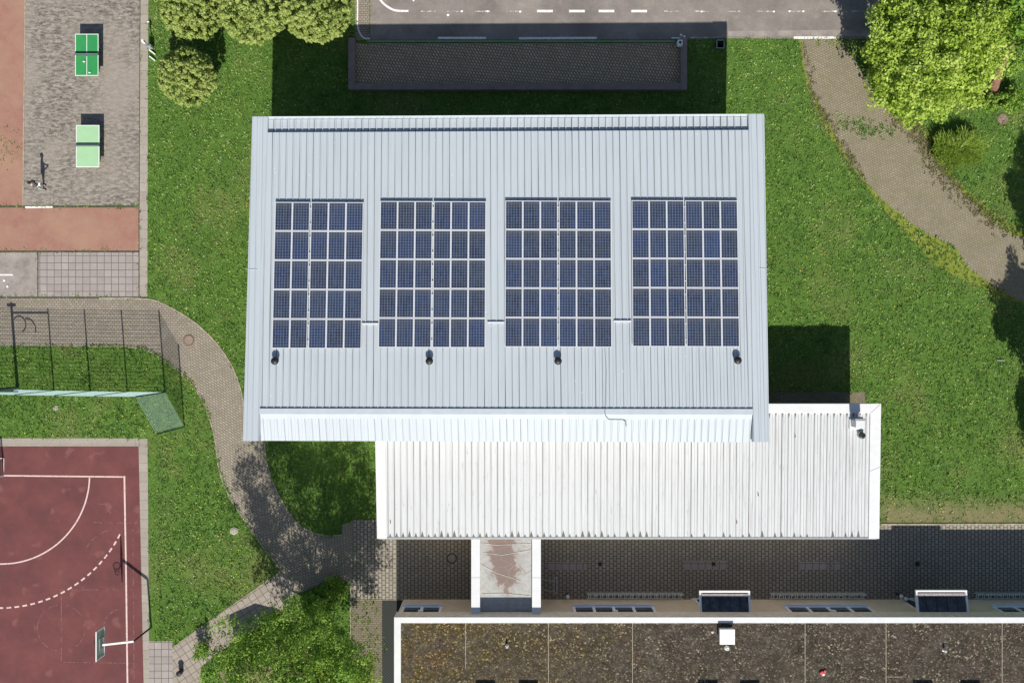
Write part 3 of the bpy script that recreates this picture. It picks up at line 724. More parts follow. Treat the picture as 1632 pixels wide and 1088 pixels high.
# ------------------------------------------------------------------ annex with the white roof
ZA, ZB = 3.86, 3.56
aNW, aNE, aSE, aSW = W(597,643,ZA), W(1404,643,ZA), W(1401,858,ZB), W(601,858,ZB)
def Ap(u, v, dz=0):
    a = aNW.lerp(aNE, u); b = aSW.lerp(aSE, u); p = a.lerp(b, v); return Vector((p.x, p.y, p.z+dz))
annex = empty('annex_building', (0,0,0), 'low building with stained white ribbed metal roof south of the hall', 'building')
def aslab(mb, ua, ub, va, vb, dz, th):
    mb.hexa([Ap(ua,vb,dz-th),Ap(ub,vb,dz-th),Ap(ub,va,dz-th),Ap(ua,va,dz-th)], [Ap(ua,vb,dz),Ap(ub,vb,dz),Ap(ub,va,dz),Ap(ua,va,dz)])
LA = (aNE-aNW).length
ua, ub, va = .0195, 1-.021, .07
m1 = MB(); aslab(m1, ua, ub, va, .99, -.08, .12)
nr = int(round(LA*(ub-ua)/.4))
for i in range(1, nr):
    u = ua + (ub-ua)*i/nr; aslab(m1, u-.025/LA, u+.025/LA, va, .988, -.04, .04)
m1.build('roof_sheet', M['annex_roof'], annex)
m1 = MB(); aslab(m1, ua, ub, 0, va, .02, .3); m1.build('north_flashing', M['white_metal'], annex, .01)
for a_, b_ in ((0,ua),(ub,1)):
    m1 = MB(); aslab(m1, a_, b_, 0, 1, .024, .31)
    cu = (.33 if a_ == 0 else .5)
    m1.bar(Ap(a_+.0005, cu, .03), Ap(b_-.0005, cu+(.03 if a_ == 0 else -.03), .03), .02, .02)
    m1.build('verge', M['white_metal'], annex)
MB().bar(Ap(ub+.001, va-.002, .026), Ap(.998, .006, .026), .02, .015).build('mitre_joint', M['soffit'], annex)
gt = MB(); aslab(gt, .004, 1-.004, .9905, 1.006, -.06, .14); gt.build('gutter', M['galv'], annex)
wl = MB(); B_ = [Ap(.012,.97), Ap(.988,.97), Ap(.988,.03), Ap(.012,.03)]
wl.hexa([Vector((p.x,p.y,0)) for p in B_], [Vector((p.x,p.y,p.z-.26)) for p in B_]); wl.build('wall', M['wall_tan'], annex)
GROUND_POLYS.append(np.array([(p.x, p.y) for p in (Ap(0,1),Ap(1,1),Ap(1,.02),Ap(0,.02))]))
for k in range(10):                                                      # windows to the courtyard
    if k in (1, 2): continue
    x = B_[0].x + (B_[1].x-B_[0].x)*(k+.5)/10; y = B_[0].y
    wf = MB().box(x-1.1, x+1.1, y-.05, y+.02, 1.0, 2.5).build('window', M['winframe'], annex)
    MB().box(x-1.02, x+1.02, y-.065, y-.05, 1.08, 2.42).build('pane', M['glass'], wf)
def on_annex(px, py, dz=0):
    z = ZA + (ZB-ZA)*(py-643)/215 + dz; return W(px, py, z)
# ventilation unit near the north-east corner
p = on_annex(1362, 676, -.08); vu = MB()
vu.box(p.x-.27, p.x+.27, p.y-.12, p.y+.3, p.z, p.z+.85)
vu = vu.build('ventilation_unit', M['white_metal'], annex, .01)
MB().box(p.x-.36, p.x+.5, p.y-.3, p.y+.34, p.z+.02, p.z+.12).build('base_plate', M['white_metal'], vu)
MB().box(p.x-.33, p.x+.33, p.y+.3, p.y+.42, p.z+.5, p.z+.9).build('hood', M['soffit'], vu)
p = on_annex(1371, 693, -.06)
vt = MB().lathe(p, [(.2,0),(.2,.1),(.12,.14),(.12,.24)], 16).build('roof_vent', M['galv'], annex)
MB().lathe((p.x,p.y,p.z+.24), [(.06,0),(.21,0),(.21,.06),(.1,.1),(.09,.06),(.001,.06)], 10, False).build('vent_cowl', M['dark_steel'], vt)
# moss wedges at the eave between ribs, as real little clumps of debris
deb = MB()
rr = random.Random(5)
for i in range(nr):
    u = ua + (ub-ua)*(i+.5)/nr; s = rr.random()**2
    if .1 < u < .45: s = min(1, s+.25)
    if s < .12: continue
    L = .1+.35*s; wd = .05+.06*s
    a = Ap(u - wd/LA, .988, -.072); b = Ap(u + wd/LA, .988, -.072); c_ = Ap(u, .988 - L/9.0, -.07)
    deb.add([a, b, c_, Vector(((a.x+b.x)/2, a.y+.03, a.z+.03))], [(0,1,3),(1,2,3),(2,0,3)])
for i in range(int(nr*.765), nr):
    u = ua + (ub-ua)*(i+.5)/nr; s = rr.random(); L = .15+.25*s; wd = .07
    a = Ap(u - wd/LA, va+.002, -.072); b = Ap(u + wd/LA, va+.002, -.072); c_ = Ap(u, va+.002+L/9., -.07)
    deb.add([b, a, c_, Vector(((a.x+b.x)/2, a.y-.03, a.z+.03))], [(0,1,3),(1,2,3),(2,0,3)])
deb = deb.build('moss_debris', plain('grey_moss_debris', (.19,.18,.16), .95, .1, 0, .4, 20), annex); deb['kind'] = 'stuff'
for k, (x, y) in enumerate(((622,834),(1174,834),(1208,790),(1267,697))):
    p = on_annex(x, y, -.06); MB().tube([p, p+Vector((.02,.1,.03)), p+Vector((-.02,.22,.01))], .02, 5).build('fallen_twig', M['bark'], annex)

# ------------------------------------------------------------------ covered link
link = empty('covered_link', (0,0,0), 'short link building with white parapets and patched flat roof across the courtyard', 'building')
zL = 3.26
xa, xb = W(751,0,zL).x, W(862,0,zL).x; xia, xib = W(765,0,zL).x, W(848,0,zL).x
yt, yb = W(0,852,zL).y, W(0,984,3.4).y
MB().box(xia, xib, yb, yt, 2.6, 2.86).build('flat_roof', M['membrane'], link)
for x0, x1 in ((xa,xia),(xib,xb)):
    pr_ = MB().box(x0, x1, yb, yt, 2.55, zL).build('parapet', M['white_metal'], link, .01)
    ym = yb + (yt-yb)*.48; MB().box(x0+.01, x1-.01, ym-.012, ym+.012, zL, zL+.004).build('joint', M['soffit'], pr_)
MB().box(xa+.25, xb-.25, yb, yt, 0, 2.55).build('wall', M['wall_tan'], link)
for x in (xa+.25, xb-.25):
    s = -1 if x < 0 and x == xa+.25 else 1
    for k in range(3):
        y = yb + (yt-yb)*(k+.5)/3
        wf = MB().box(min(x, x+s*.04), max(x, x+s*.04), y-.75, y+.75, .3, 2.4).build('window', M['winframe'], link)
        MB().box(min(x+s*.04, x+s*.055), max(x+s*.04, x+s*.055), y-.68, y+.68, .38, 2.32).build('pane', M['glass'], wf)
sm = MB()
for pts_ in (((765,898),(790,912),(830,925)), ((770,880),(800,884),(846,876)), ((768,946),(800,945),(845,949)), ((766,865),(790,868),(846,866)), ((825,900),(838,915),(848,908))):
    P_ = [W(x, y, 2.87) for x, y in pts_]
    for a, b in zip(P_[:-1], P_[1:]): sm.bar(a, b, .035, .02)
sm.build('sealed_seam', plain('pale_sealant', (.5,.48,.43), .7, .3), link)
GROUND_POLYS.append(np.array([(xa,yb),(xb,yb),(xb,yt),(xa,yt)]))

# ------------------------------------------------------------------ classroom building
ZC = 3.65
cb_ = empty('classroom_building', (0,0,0), 'long low building with mossy gravel roof and white parapet at the bottom', 'building')
X0, X1 = W(628,0,ZC).x, 60.0; Y1 = W(0,983,ZC).y; Y0 = -42.0
pw = .42
MB().box(X0+pw, X1, Y0, Y1-.36, 3.1, 3.5).build('gravel_roof', M['gravel'], cb_)
pb = MB(); pb.box(X0, X0+pw, Y0, Y1, 3.0, ZC); pb.box(X0+pw, X1, Y1-.36, Y1, 3.0, ZC); pb.build('parapet', M['white_metal'], cb_, .01)
jb = MB()
for x in (742,874,1008,1283,1412,1597): 
    q = W(x,0,3.5).x; jb.box(q-.02, q+.02, Y0 if x != 742 else W(0,1065,3.5).y, Y1-.37, 3.5, 3.515)
jb.bar((W(1412,1078,3.52).x, W(0,1078,3.52).y, 3.51), (W(1440,1078,3.52).x, W(0,1078,3.52).y, 3.51), .04, .02)
jb.build('roof_seam', plain('pale_seam_strip', (.36,.31,.24), .9, .1, 0, .4, 4), cb_)
yw = Y1 + .05                     # facade plane
yw = W(0,954.5,0).y
xw = W(643,0,0).x
MB().box(xw, X1-.2, Y0+.2, yw, 0, 2.96).build('wall', M['wall_tan'], cb_)
ye = W(0,974.5,2.97).y
MB().hexa([(X0+.05,Y1+.002,2.97),(X1-.1,Y1+.002,2.97),(X1-.1,ye,2.97),(X0+.05,ye,2.97)], [(X0+.05,Y1+.002,3.56),(X1-.1,Y1+.002,3.56),(X1-.1,Y1+.02,3.56),(X0+.05,Y1+.02,3.56)]).build('ledge', M['ledge'], cb_)
# windows on the facade (tops lean away, so the upper part of the wall shows)
def facwin(x0, x1, cols, label=None):
    a, b = W(x0,0,2.2).x, W(x1,0,2.2).x
    z0, z1 = 1.66, 2.94
    wf = MB(); wf.box(a, b, yw, yw+.05, z0, z0+.08); wf.box(a, b, yw, yw+.05, z1-.08, z1)
    for k in range(cols+1):
        x = a + (b-a)*k/cols; wf.box(x-.09, x+.09, yw, yw+.075, z0+.08, z1-.08)
    wf = wf.build('window', M['winframe'], cb_)
    MB().box(a+.02, b-.02, yw+.003, yw+.02, z0+.08, z1-.08).build('pane', M['glass'], wf)
    MB().box(a-.05, b+.05, yw+.002, yw+.2, z0-.07, z0).build('sill', M['winframe'], wf)
    MB().box((a+b)/2-.16, (a+b)/2+.16, yw+.06, yw+.2, 2.75, 2.95).build('shutter_box', M['winframe'], wf)
facwin(642,702,2); facwin(915,1042,4); facwin(1256,1388,4); facwin(1590,1720,4)
# entrance canopies
def canopy(x0, x1, y0):
    z = 2.75
    a, b = W(x0,0,z).x, W(x1,0,z).x; yo = W(0,y0,z).y; yi = yw
    cn = MB(); cn.box(a, b, yo-.14, yo, z-.16, z); 
    for x_a, x_b in ((a, a+.12), (b-.12, b)):
        cn.hexa([(x_a,yi,2.80),(x_b,yi,2.80),(x_b,yo-.14,z-.16),(x_a,yo-.14,z-.16)], [(x_a,yi,3.0),(x_b,yi,3.0),(x_b,yo-.14,z),(x_a,yo-.14,z)])
    cn = cn.build('canopy', M['white'], cb_, .01)
    gl = MB(); n_ = 10; vs = []; prof = []
    for i in range(n_+1):
        t = i/n_; prof.append((yi + (yo-.14-yi)*t, z-.12 + .27*(1-t**1.6)))
    for (y, zz) in prof: vs += [(a+.12,y,zz),(b-.12,y,zz),(b-.12,y,zz-.03),(a+.12,y,zz-.03)]
    fs = []
    for i in range(n_):
        q = 4*i; fs += [(q+4,q+5,q+1,q),(q+3,q+2,q+6,q+7)]
    gl.add(vs, fs, True); gl.build('glazing', M['canopy_glass'], cn)
    rb = MB()
    for k in range(4):
        x = a + (b-a)*(k+1)/5
        for i in range(n_): rb.bar((x, prof[i][0], prof[i][1]+.012), (x, prof[i+1][0], prof[i+1][1]+.012), .03, .02)
    rb.build('glazing_bar', M['dark_steel'], cn)
    gt_ = MB(); gt_.box(a+.14, b-.14, yo-.36, yo-.17, z-.02, z+.05); gt_.build('leaf_litter_gutter', plain('leaf_litter', (.4,.34,.32), .95, .1, 0, .6, 14) if 'litter' not in M else M['litter'], cn)
    # door with open leaf left of the canopy
    dr = MB().box(a+.3, b-.3, yw, yw+.04, 0, 2.3).build('door', M['winframe'], cb_)
    MB().box(a+.4, (a+b)/2-.05, yw+.04, yw+.055, .15, 2.2).build('pane', M['glass'], dr)
    MB().box((a+b)/2+.05, b-.4, yw+.04, yw+.055, .15, 2.2).build('pane', M['glass'], dr)
M['litter'] = plain('leaf_litter', (.4,.34,.32), .95, .1, 0, .6, 14)
canopy(1114.5,1195.5,941); canopy(1459.5,1541.5,940)
for (xc) in (1101, 1447):                                             # sloping pale handrail frame left of each canopy
    p = W(xc, 957, 0); f = MB()
    f.bar((p.x, yw+.04, .05), (p.x+.75, yw+.04, 2.3), .08); f.bar((p.x, yw+.04, .05), (p.x+.8, yw+.04, .05), .08); f.bar((p.x+.8, yw+.04, .05), (p.x+.75, yw+.04, 2.3), .06)
    f.build('stair_side_frame', M['winframe'], cb_)
# roof fittings
def pipe(x, y, r, h, m=M['white']):
    p = W(x, y, 3.5+h); MB().lathe((p.x,p.y,3.5), [(r*1.5,0),(r*1.5,.03),(r,.05),(r,h-.02),(r*.7,h),(r*.6,h-.05),(.001,h-.05)], 14).build('roof_pipe', m, cb_)
pipe(808,1031,.07,.3); pipe(1160,1034,.1,.25); pipe(1508,1038,.07,.3); pipe(1136,1007,.06,.1)
p = W(1159,1014,3.95); b = MB().box(p.x-.42, p.x+.42, p.y-.42, p.y+.42, 3.5, 3.95).build('roof_hatch', M['white'], cb_, .03)
MB().box(p.x-.47, p.x+.47, p.y-.47, p.y+.47, 3.9, 3.99).build('hatch_lid', M['white'], b, .02)
for x in (774, 843, 1132, 1199, 1478, 1554, 905, 1290, 1360):
    if x in (905,1290,1360): continue
    p = W(x, 1101, 4.0); b = MB().box(p.x-.6, p.x+.6, p.y-1.0, p.y, 3.5, 3.9).build('skylight', M['soffit'], cb_)
    MB().ball((p.x, p.y-.5, 3.9), .55, 16, 8, (1,.85,.35)).build('dome', M['canopy_glass'], b)
p = W(1312,1072,3.6)
rt = empty('red_white_toy', (p.x, p.y, 3.5), 'small crumpled red and white scrap lying on the gravel roof', 'litter')
MB().obox((p.x-.07,p.y,3.56), (.22,.2,.1), .7).build('red_piece', M['red'], rt, .02); MB().obox((p.x+.1,p.y+.06,3.55), (.16,.24,.08), -.5).build('red_piece', M['red'], rt, .02)
MB().obox((p.x+.02,p.y-.1,3.57), (.14,.1,.1), .3).build('white_piece', M['white'], rt, .01)
GROUND_POLYS.append(np.array([(X0,Y0),(X1,Y0),(X1,yw),(X0,yw)]))

# courtyard furniture
def bike_rack(x0, x1, label, n_=16):
    a, b = W(x0,0).x, W(x1,0).x; y0, y1 = W(0,955).y+.06, W(0,944).y
    o = empty('bike_rack', ((a+b)/2, y0, 0), label, 'bike rack', 'bike racks along the classroom wall')
    f = MB(); f.bar((a,y1,.05),(b,y1,.05),.05); f.bar((a,y0+.02,.05),(b,y0+.02,.05),.05); f.bar((a,y1,.38),(b,y1,.38),.05); f.build('rail', M['rack'], o)
    for k in range(n_):
        x = a + (b-a)*(k+.5)/n_; h = .5 if k % 2 else .38
        MB().tube([(x-.07,y0+.05,.05),(x-.07,y1,.05),(x-.07,y1+.0,h-.05),(x-.05,y1-.03,h),(x+.05,y1-.03,h),(x+.07,y1,h-.05),(x+.07,y1,.05),(x+.07,y0+.05,.05)], .03, 6).build('wheel_hoop', M['rack'], o)
bike_rack(935,1088,'grey bike rack against the wall between the covered link and the middle canopy')
bike_rack(1226,1378,'grey bike rack against the wall between the two glazed canopies')
bike_rack(1552,1710,'grey bike rack against the wall right of the rightmost canopy, cut by the frame')
def ball_lamp(x, y, label, g=None):
    p = W(x, y, .75); o = empty('bollard_lamp', (p.x, p.y, 0), label, 'lamp', g)
    MB().lathe((p.x,p.y,0), [(.06,0),(.05,.55),(.07,.6),(.001,.6)], 12).build('post', M['dark_steel'], o)
    MB().ball((p.x,p.y,.72), .13, 14, 9).build('globe', M['white'], o)
ball_lamp(905,951,'white globe bollard lamp by the wall just right of the covered link')
ball_lamp(1437,950,'white globe bollard lamp beside the right canopy, left of a pair', 'pair of globe lamps'); ball_lamp(1444,954,'white globe bollard lamp beside the right canopy, right of a pair', 'pair of globe lamps')
hr = empty('handrail', W(876,936), 'steel handrail with square end beside the covered link door', 'handrail')
a = W(864,922,0); f = MB()
y_a, y_b = W(0,923,1).y, W(0,938,1).y; xx0, xx1 = xb+.02, W(888,0,1).x
f.bar((xx0,y_a,.95),(xx1,y_a-.15,.95),.04); f.bar((xx0,y_b,.95),(xx1,y_b-.25,.95),.04); f.build('rail', M['galv'], hr)
f = MB(); f.bar((xx1,y_a+.1,.95),(xx1,y_b-.35,.95),.05); f.bar((xx1-.2,y_a+.1,.95),(xx1-.2,y_b-.35,.95),.04)
f.bar((xx1,y_a+.1,.95),(xx1-.2,y_a+.1,.95),.04); f.bar((xx1,y_b-.35,.95),(xx1-.2,y_b-.35,.95),.04); f.build('end_frame', M['galv'], hr)
for y in (y_a-.1, y_b-.2): MB().bar((xx1,y,0),(xx1,y,.95),.05).build('post', M['galv'], hr)

# ------------------------------------------------------------------ table tennis tables
def tt_table(cx, cy, mtop, label, line):
    p = W(cx, cy, .76); o = empty('table_tennis_table', (p.x, p.y, 0), label, 'table tennis table', 'outdoor table tennis tables')
    hx, hy = .77, 1.38
    tp = MB().box(p.x-hx, p.x+hx, p.y-hy, p.y+hy, .70, .76).build('tabletop', mtop, o, .012)
    l = MB(); t = .03; z0, z1 = .76, .763
    l.box(p.x-hx+.01,p.x-hx+.05,p.y-hy+.01,p.y+hy-.01,z0,z1); l.box(p.x+hx-.05,p.x+hx-.01,p.y-hy+.01,p.y+hy-.01,z0,z1)
    l.box(p.x-hx+.05,p.x+hx-.05,p.y-hy+.01,p.y-hy+.05,z0,z1); l.box(p.x-hx+.05,p.x+hx-.05,p.y+hy-.05,p.y+hy-.01,z0,z1)
    if line:
        l.box(p.x-.018,p.x+.018,p.y+.1,p.y+hy-.05,z0,z1); l.box(p.x-.018,p.x+.018,p.y-hy+.05,p.y-.1,z0,z1)
    l.build('line', M['white'], tp)
    nt = MB().box(p.x-hx-.03, p.x+hx+.03, p.y-.02, p.y+.02, .765, .905).build('net', M['dark_steel'], o)
    MB().box(p.x-hx-.03, p.x+hx+.03, p.y-.028, p.y+.028, .905, .93).build('net_edge', M['galv'], nt)
    for s in (-1, 1):
        MB().box(p.x-.5, p.x+.5, p.y+s*.8-.12, p.y+s*.8+.12, 0, .70).build('leg', M['table_leg'], o, .02)
    return o
tt_table(138.3,87.7,M['table_dark'],'vivid green table tennis table, the upper one, with a white centre line',True)
tt_table(139.7,233,M['table_pale'],'faded pale green table tennis table, the lower one',False)
for k, (x, y, z, lb) in enumerate(((157.5,73,0.0,'small white scrap on the paving right of the vivid green table'), (157.5,112,0.0,'small white scrap at the lower right corner of the vivid green table'), (143,116,.765,'white bat-sized object near the bottom edge of the vivid green table'), (134,98.5,.765,'small white scrap left of the centre line on the vivid green table'), (236.5,35,0,'small white ball on the edging pavement by the lawn'))):
    p = W(x, y, z); MBk = MB(); MBk.ball((p.x,p.y,z+.035), .07, 10, 6, (1.1,.8,.5)); tag(MBk.build('white_scrap' if k < 4 else 'ball', M['white']), lb, 'litter' if k < 4 else 'ball')

# ------------------------------------------------------------------ slim post with foot frame at the lawn edge
p = W(243,78); o = empty('metal_apparatus', (p.x,p.y,0), 'slim pale metal post with white head and two foot rails at the lawn edge', 'apparatus')
MB().tube([(p.x,p.y,0),(p.x,p.y,1.35)], .04, 10).build('post', M['galv'], o)
MB().box(p.x-.07, p.x+.07, p.y-.09, p.y+.09, 1.15, 1.52).build('head', M['white'], o, .03)
MB().box(p.x-.16, p.x+.16, p.y-.1, p.y+.1, .15, .62).build('body', M['galv'], o, .03)
for s in (0, -.42):
    a, b = W(238,80,.15), W(247,87,.15); MB().bar(a+Vector((0,s,0)), b+Vector((0,s,0)), .07).build('foot_rail', M['white'], o)
MB().bar(W(238,79,.1), W(238,72,.1), .07).build('foot_rail', M['white'], o)

# ------------------------------------------------------------------ ball fence
FH = 4.3
fposts = [(-146,619),(-88,619.5),(-30,620),(28,621),(86,622.5),(144,623.5),(203,624.5),(263,625),(294,680)]
P_ = [W(x, y) for x, y in fposts]
fe = empty('ball_fence', P_[3], 'tall pale green wire mesh ball fence with dark posts above the sports court', 'fence')
for i, p in enumerate(P_): MB().tube([(p.x,p.y,0),(p.x,p.y,FH)], .045, 8).build('post', M['fence_post'], fe)
for i in range(len(P_)-1):
    a, b = P_[i], P_[i+1]; d = b-a; L = d.length; f = MB(); ez = Vector((0,0,1))
    nv = int(L/.05); a2, b2 = a + d.normalized()*.06, b - d.normalized()*.06; vs_ = []
    nrm = Vector((-d.y, d.x, 0)).normalized()
    for k in range(nv+1):
        q = a2.lerp(b2, k/nv); f.bar(q+ez*.05, q+ez*(FH-.02), .0055)
    for k in range(22):
        z = .06 + (FH-.1)*k/21; f.bar(a2+ez*z+nrm*.008, b2+ez*z+nrm*.008, .012)
    f.build('mesh_panel', M['fence_green'], fe)
p = W(28,618); ms_ = empty('mast', (p.x,p.y,0), 'thick dark mast beside the ball fence, arm and hoops added to cast tangled shadow', 'mast')
MB().tube([(p.x,p.y,0),(p.x,p.y,4.45)], [.11,.08], 10).build('pole', M['fence_post'], ms_)
f = MB(); f.bar((p.x-.3,p.y,4.35),(p.x+.3,p.y,4.35),.1); f.build('cap_bar', M['fence_post'], ms_)  # arm and hoops below are added, shaped for a tangled shadow
MB().bar((p.x,p.y,3.95),(p.x+2.4,p.y,3.95),.07).build('arm', M['fence_post'], ms_)
for cx_, cz_, rr_, s0, s1 in ((.45,3.35,.42,-70,150),(.95,3.1,.55,-20,110)):
    MB().tube([(p.x+cx_+rr_*math.cos(R(t)), p.y, cz_+rr_*math.sin(R(t))) for t in range(s0, s1, 15)], .04, 6).build('hoop', M['fence_post'], ms_)

# ------------------------------------------------------------------ basketball goal
b0 = W(241,999); bg_ = empty('basketball_goal', b0, 'basketball goal with cranked pole and framed backboard at the court edge', 'basketball goal')
top = Vector((b0.x, b0.y, 2.56)); bd = W(163,1027,3.45); 
MB().tube([b0, b0+Vector((0,0,2.5)), top], .06, 10).build('pole', M['dark_steel'], bg_)
MB().bar(top, bd, .12, .1).build('arm', M['white'], bg_)
xb_ = W(160,0,3.5).x - .0; ya, yb2 = W(0,1002,3.5).y, W(0,1049,3.5).y; zb0, zb1 = 2.95, 4.0
fb = MB(); fw = .07; ym_ = (ya+yb2)/2
x_ = xb_-.02
fb.box(x_-.03,x_+.03,yb2,ya,zb0,zb0+fw); fb.box(x_-.03,x_+.03,yb2,ya,zb1-fw,zb1); fb.box(x_-.03,x_+.03,yb2,yb2+fw,zb0+fw,zb1-fw); fb.box(x_-.03,x_+.03,ya-fw,ya,zb0+fw,zb1-fw)
fb = fb.build('backboard', M['white'], bg_)
MB().box(x_-.012,x_+.012,yb2+fw,ya-fw,zb0+fw,zb1-fw).build('board_panel', plain('grey_green_board', (.3,.4,.38), .4, .4), fb)
k_ = MB()
for z in (3.1, 3.55): k_.box(x_+.013,x_+.05,ym_-.35,ym_+.35,z,z+.06)
for y in (ym_-.35, ym_+.29): k_.box(x_+.013,x_+.05,y,y+.06,3.16,3.55)
k_.build('back_bracket', M['galv'], fb)
rim = MB().tube([(x_-.35+.23*math.cos(t), ym_-.0+.23*math.sin(t), 3.1) for t in np.linspace(0, 2*math.pi, 21)], .02, 6).build('hoop', M['dark_steel'], bg_)
MB().bar((x_-.03,ym_,3.1),(x_-.14,ym_,3.1),.06).build('hoop_bracket', M['dark_steel'], rim)
nb = MB()
for k in range(12):
    t = 2*math.pi*k/12; nb.bar((x_-.35+.23*math.cos(t), ym_+.23*math.sin(t), 3.09),(x_-.35+.14*math.cos(t+.3), ym_+.14*math.sin(t+.3), 2.72), .012)
nb.tube([(x_-.35+.14*math.cos(t), ym_+.14*math.sin(t), 2.72) for t in np.linspace(0, 2*math.pi, 13)], .012, 5)
nb.build('net', M['dark_steel'], bg_)

# handball goal cut by the left edge of the frame
g0 = W(6.5,757.5); hg = empty('handball_goal', g0, 'white handball goal with dark net at the left edge on the court line', 'goal')
GW, GH, GD = 3.0, 2.0, 1.15
for x in (g0.x, g0.x-GW): MB().bar((x,g0.y,0),(x,g0.y,GH),.08).build('post', M['white'], hg)
MB().bar((g0.x+.04,g0.y,GH),(g0.x-GW-.04,g0.y,GH),.08).build('crossbar', M['white'], hg)
f = MB(); f.bar((g0.x,g0.y,.03),(g0.x,g0.y+GD,.03),.06); f.bar((g0.x-GW,g0.y,.03),(g0.x-GW,g0.y+GD,.03),.06); f.bar((g0.x,g0.y+GD,.03),(g0.x-GW,g0.y+GD,.03),.06); f.build('base_frame', M['white'], hg)
f = MB()
for k in range(31):
    x = g0.x - GW*k/30; f.bar((x,g0.y+.05,GH-.02),(x,g0.y+GD,.05),.014)
for k in range(20):
    t = k/19; f.bar((g0.x,g0.y+.05+(GD-.05)*t,GH-.02-(GH-.07)*t),(g0.x-GW,g0.y+.05+(GD-.05)*t,GH-.02-(GH-.07)*t),.014)
for sx in (g0.x, g0.x-GW):
    for k in range(1, 11):
        t = k/11; f.bar((sx,g0.y+.04+(GD-.05)*t,GH-.02-(GH-.07)*t),(sx,g0.y+.04+(GD-.05)*t,.05),.014)
        f.bar((sx,g0.y+.04,GH*t),(sx,g0.y+.04+(GD-.05)*(1-t),GH*t),.014)
f.build('net', M['dark_steel'], hg)

# ------------------------------------------------------------------ small things on the ground
p = W(373,845); st = MB(); st.ball((p.x,p.y,.03), .28, 16, 9, (1.05,.95,.25))
st.v = [(v[0]*1 + .05*mnoise.noise((v[0]*4,v[1]*4,v[2]*4)), v[1] + .05*mnoise.noise((v[0]*4+9,v[1]*4,v[2]*4)), v[2]) for v in st.v]
tag(st.build('boulder', M['stone']), 'flat pale boulder in the lawn beside the shaded path bend', 'boulder')
p = W(1594,574); f = MB(); f.bar((p.x-.26,p.y,.06),(p.x+.26,p.y-.02,.06),.05,.04); tag(f.build('white_plank', M['table_leg']), 'short white plank lying in the lawn near the right edge', 'plank')
p = W(20,438); f = MB(); strip(f, [(-60,438),(21,438)], 2.4, .012); strip(f, [(40,330.5),(84,330)], 3, .018); tag(f.build('pad_markings', M['line']), kind='structure')
for x, y, lb in ((7,446.5,'small white pebble on the old concrete pad, nearer the white line'),(12,456,'small white pebble on the old concrete pad, lower of two')):
    p = W(x, y); f = MB(); f.ball((p.x,p.y,.02), .09, 10, 6, (.8,1.1,.3)); tag(f.build('pebble', M['white']), lb, 'pebble')
p = W(89,650); f = MB(); f.ball((p.x,p.y,.02), .2, 12, 6, (1,1,.12)); tag(f.build('pale_stone', M['stone']), 'pale flat stone in the lawn below the ball fence', 'stone')
# dark bin on the slab path at the bottom
p = W(285,1073,.45); o = empty('waste_bin', (p.x,p.y,0), 'slim dark bin standing on the slab pavement at the bottom edge', 'waste bin')
MB().lathe((p.x,p.y,0), [(.15,0),(.17,.40),(.18,.41),(.18,.45),(.12,.47),(.001,.48)], 18).build('body', M['black'], o)
MB().lathe((p.x,p.y,.45), [(.182,-.02),(.19,0),(.182,.02)], 18).build('rim', M['dark_steel'], o)
# added shelter of guessed form, roof outline shaped to shadow the slab path
sc_ = [(369,1049),(412,1030),(451,1040),(462,1090),(392,1100)]
P5 = [W(x, y) for x, y in sc_]; cen = sum(P5, Vector())/5
sh = empty('added_shelter', cen, 'added timber shelter under the bottom tree, its roof shaped to cast the slab path shadow', 'shelter')
MB().prism([(p.x,p.y) for p in reversed(P5)], 2.15, 2.3).build('roof', M['wood'], sh)
for p in P5:
    q = p.lerp(cen, .15); MB().bar((q.x,q.y,0),(q.x,q.y,2.15),.1).build('post', M['wood'], sh)

# ------------------------------------------------------------------ person flying the camera
def skin_obj(name, verts, edges, radii, mat, parent, root=0, sub=2):
    me = bpy.data.meshes.new(name); me.from_pydata(verts, edges, []); me.materials.append(mat)
    o = bpy.data.objects.new(name, me); C.objects.link(o); o.parent = parent
    sk = o.modifiers.new('skin', 'SKIN'); sk.use_smooth_shade = True
    if not me.skin_vertices: 
        bm = bmesh.new(); bm.from_mesh(me); bm.verts.layers.skin.verify(); bm.to_mesh(me); bm.free()
    for i, r_ in enumerate(radii):
        s_ = me.skin_vertices[0].data[i]; s_.radius = (r_, r_) if not isinstance(r_, tuple) else r_; s_.use_root = (i == root)
    ss = o.modifiers.new('sub', 'SUBSURF'); ss.levels = sub; ss.render_levels = sub
    return o
pf = W(70,299)
per = empty('person', (pf.x, pf.y, 0), 'person in grey jacket and pale jeans standing on the paving left of the tables', 'person')
# facing +X ; y is left/right
V_ = [(0,0,.95),(0,0,1.15),(0.0,0,1.38),(0.01,0,1.5),(.03,0,1.58),(.035,0,1.68)]
E_ = [(0,1),(1,2),(2,3),(3,4),(4,5)]; Rd = [(.13,.16),(.12,.15),(.12,.17),.055,.085,.09]
def addc(V0, start, chain, rads):
    prev = start
    for c_, r_ in zip(chain, rads):
        V_.append(c_); Rd.append(r_); E_.append((prev, len(V_)-1)); prev = len(V_)-1
    return prev
for s in (-1, 1):
    addc(V_, 0, [(0,s*.1,.88),(.02,s*.13,.5),(0,s*.14,.1),(.12,s*.15,.05)], [.085,.055,.04,.035])
    wr = addc(V_, 2, [(0,s*.18,1.38),(-.02,s*.23,1.12),(.2,s*.14,1.1),(.26,s*.11,1.12)], [.055,.045,.033,.028])
    for k in range(4):
        yy = s*(.125-.018*k); addc(V_, wr, [(.30,yy,1.135-.004*k),(.335,yy-s*.012,1.13),(.34,yy-s*.03,1.115)], [.010,.009,.008])
    addc(V_, wr, [(.275,s*.085,1.15),(.30,s*.07,1.16)], [.011,.009])
body = skin_obj('body', V_, E_, Rd, M['skin'], per)
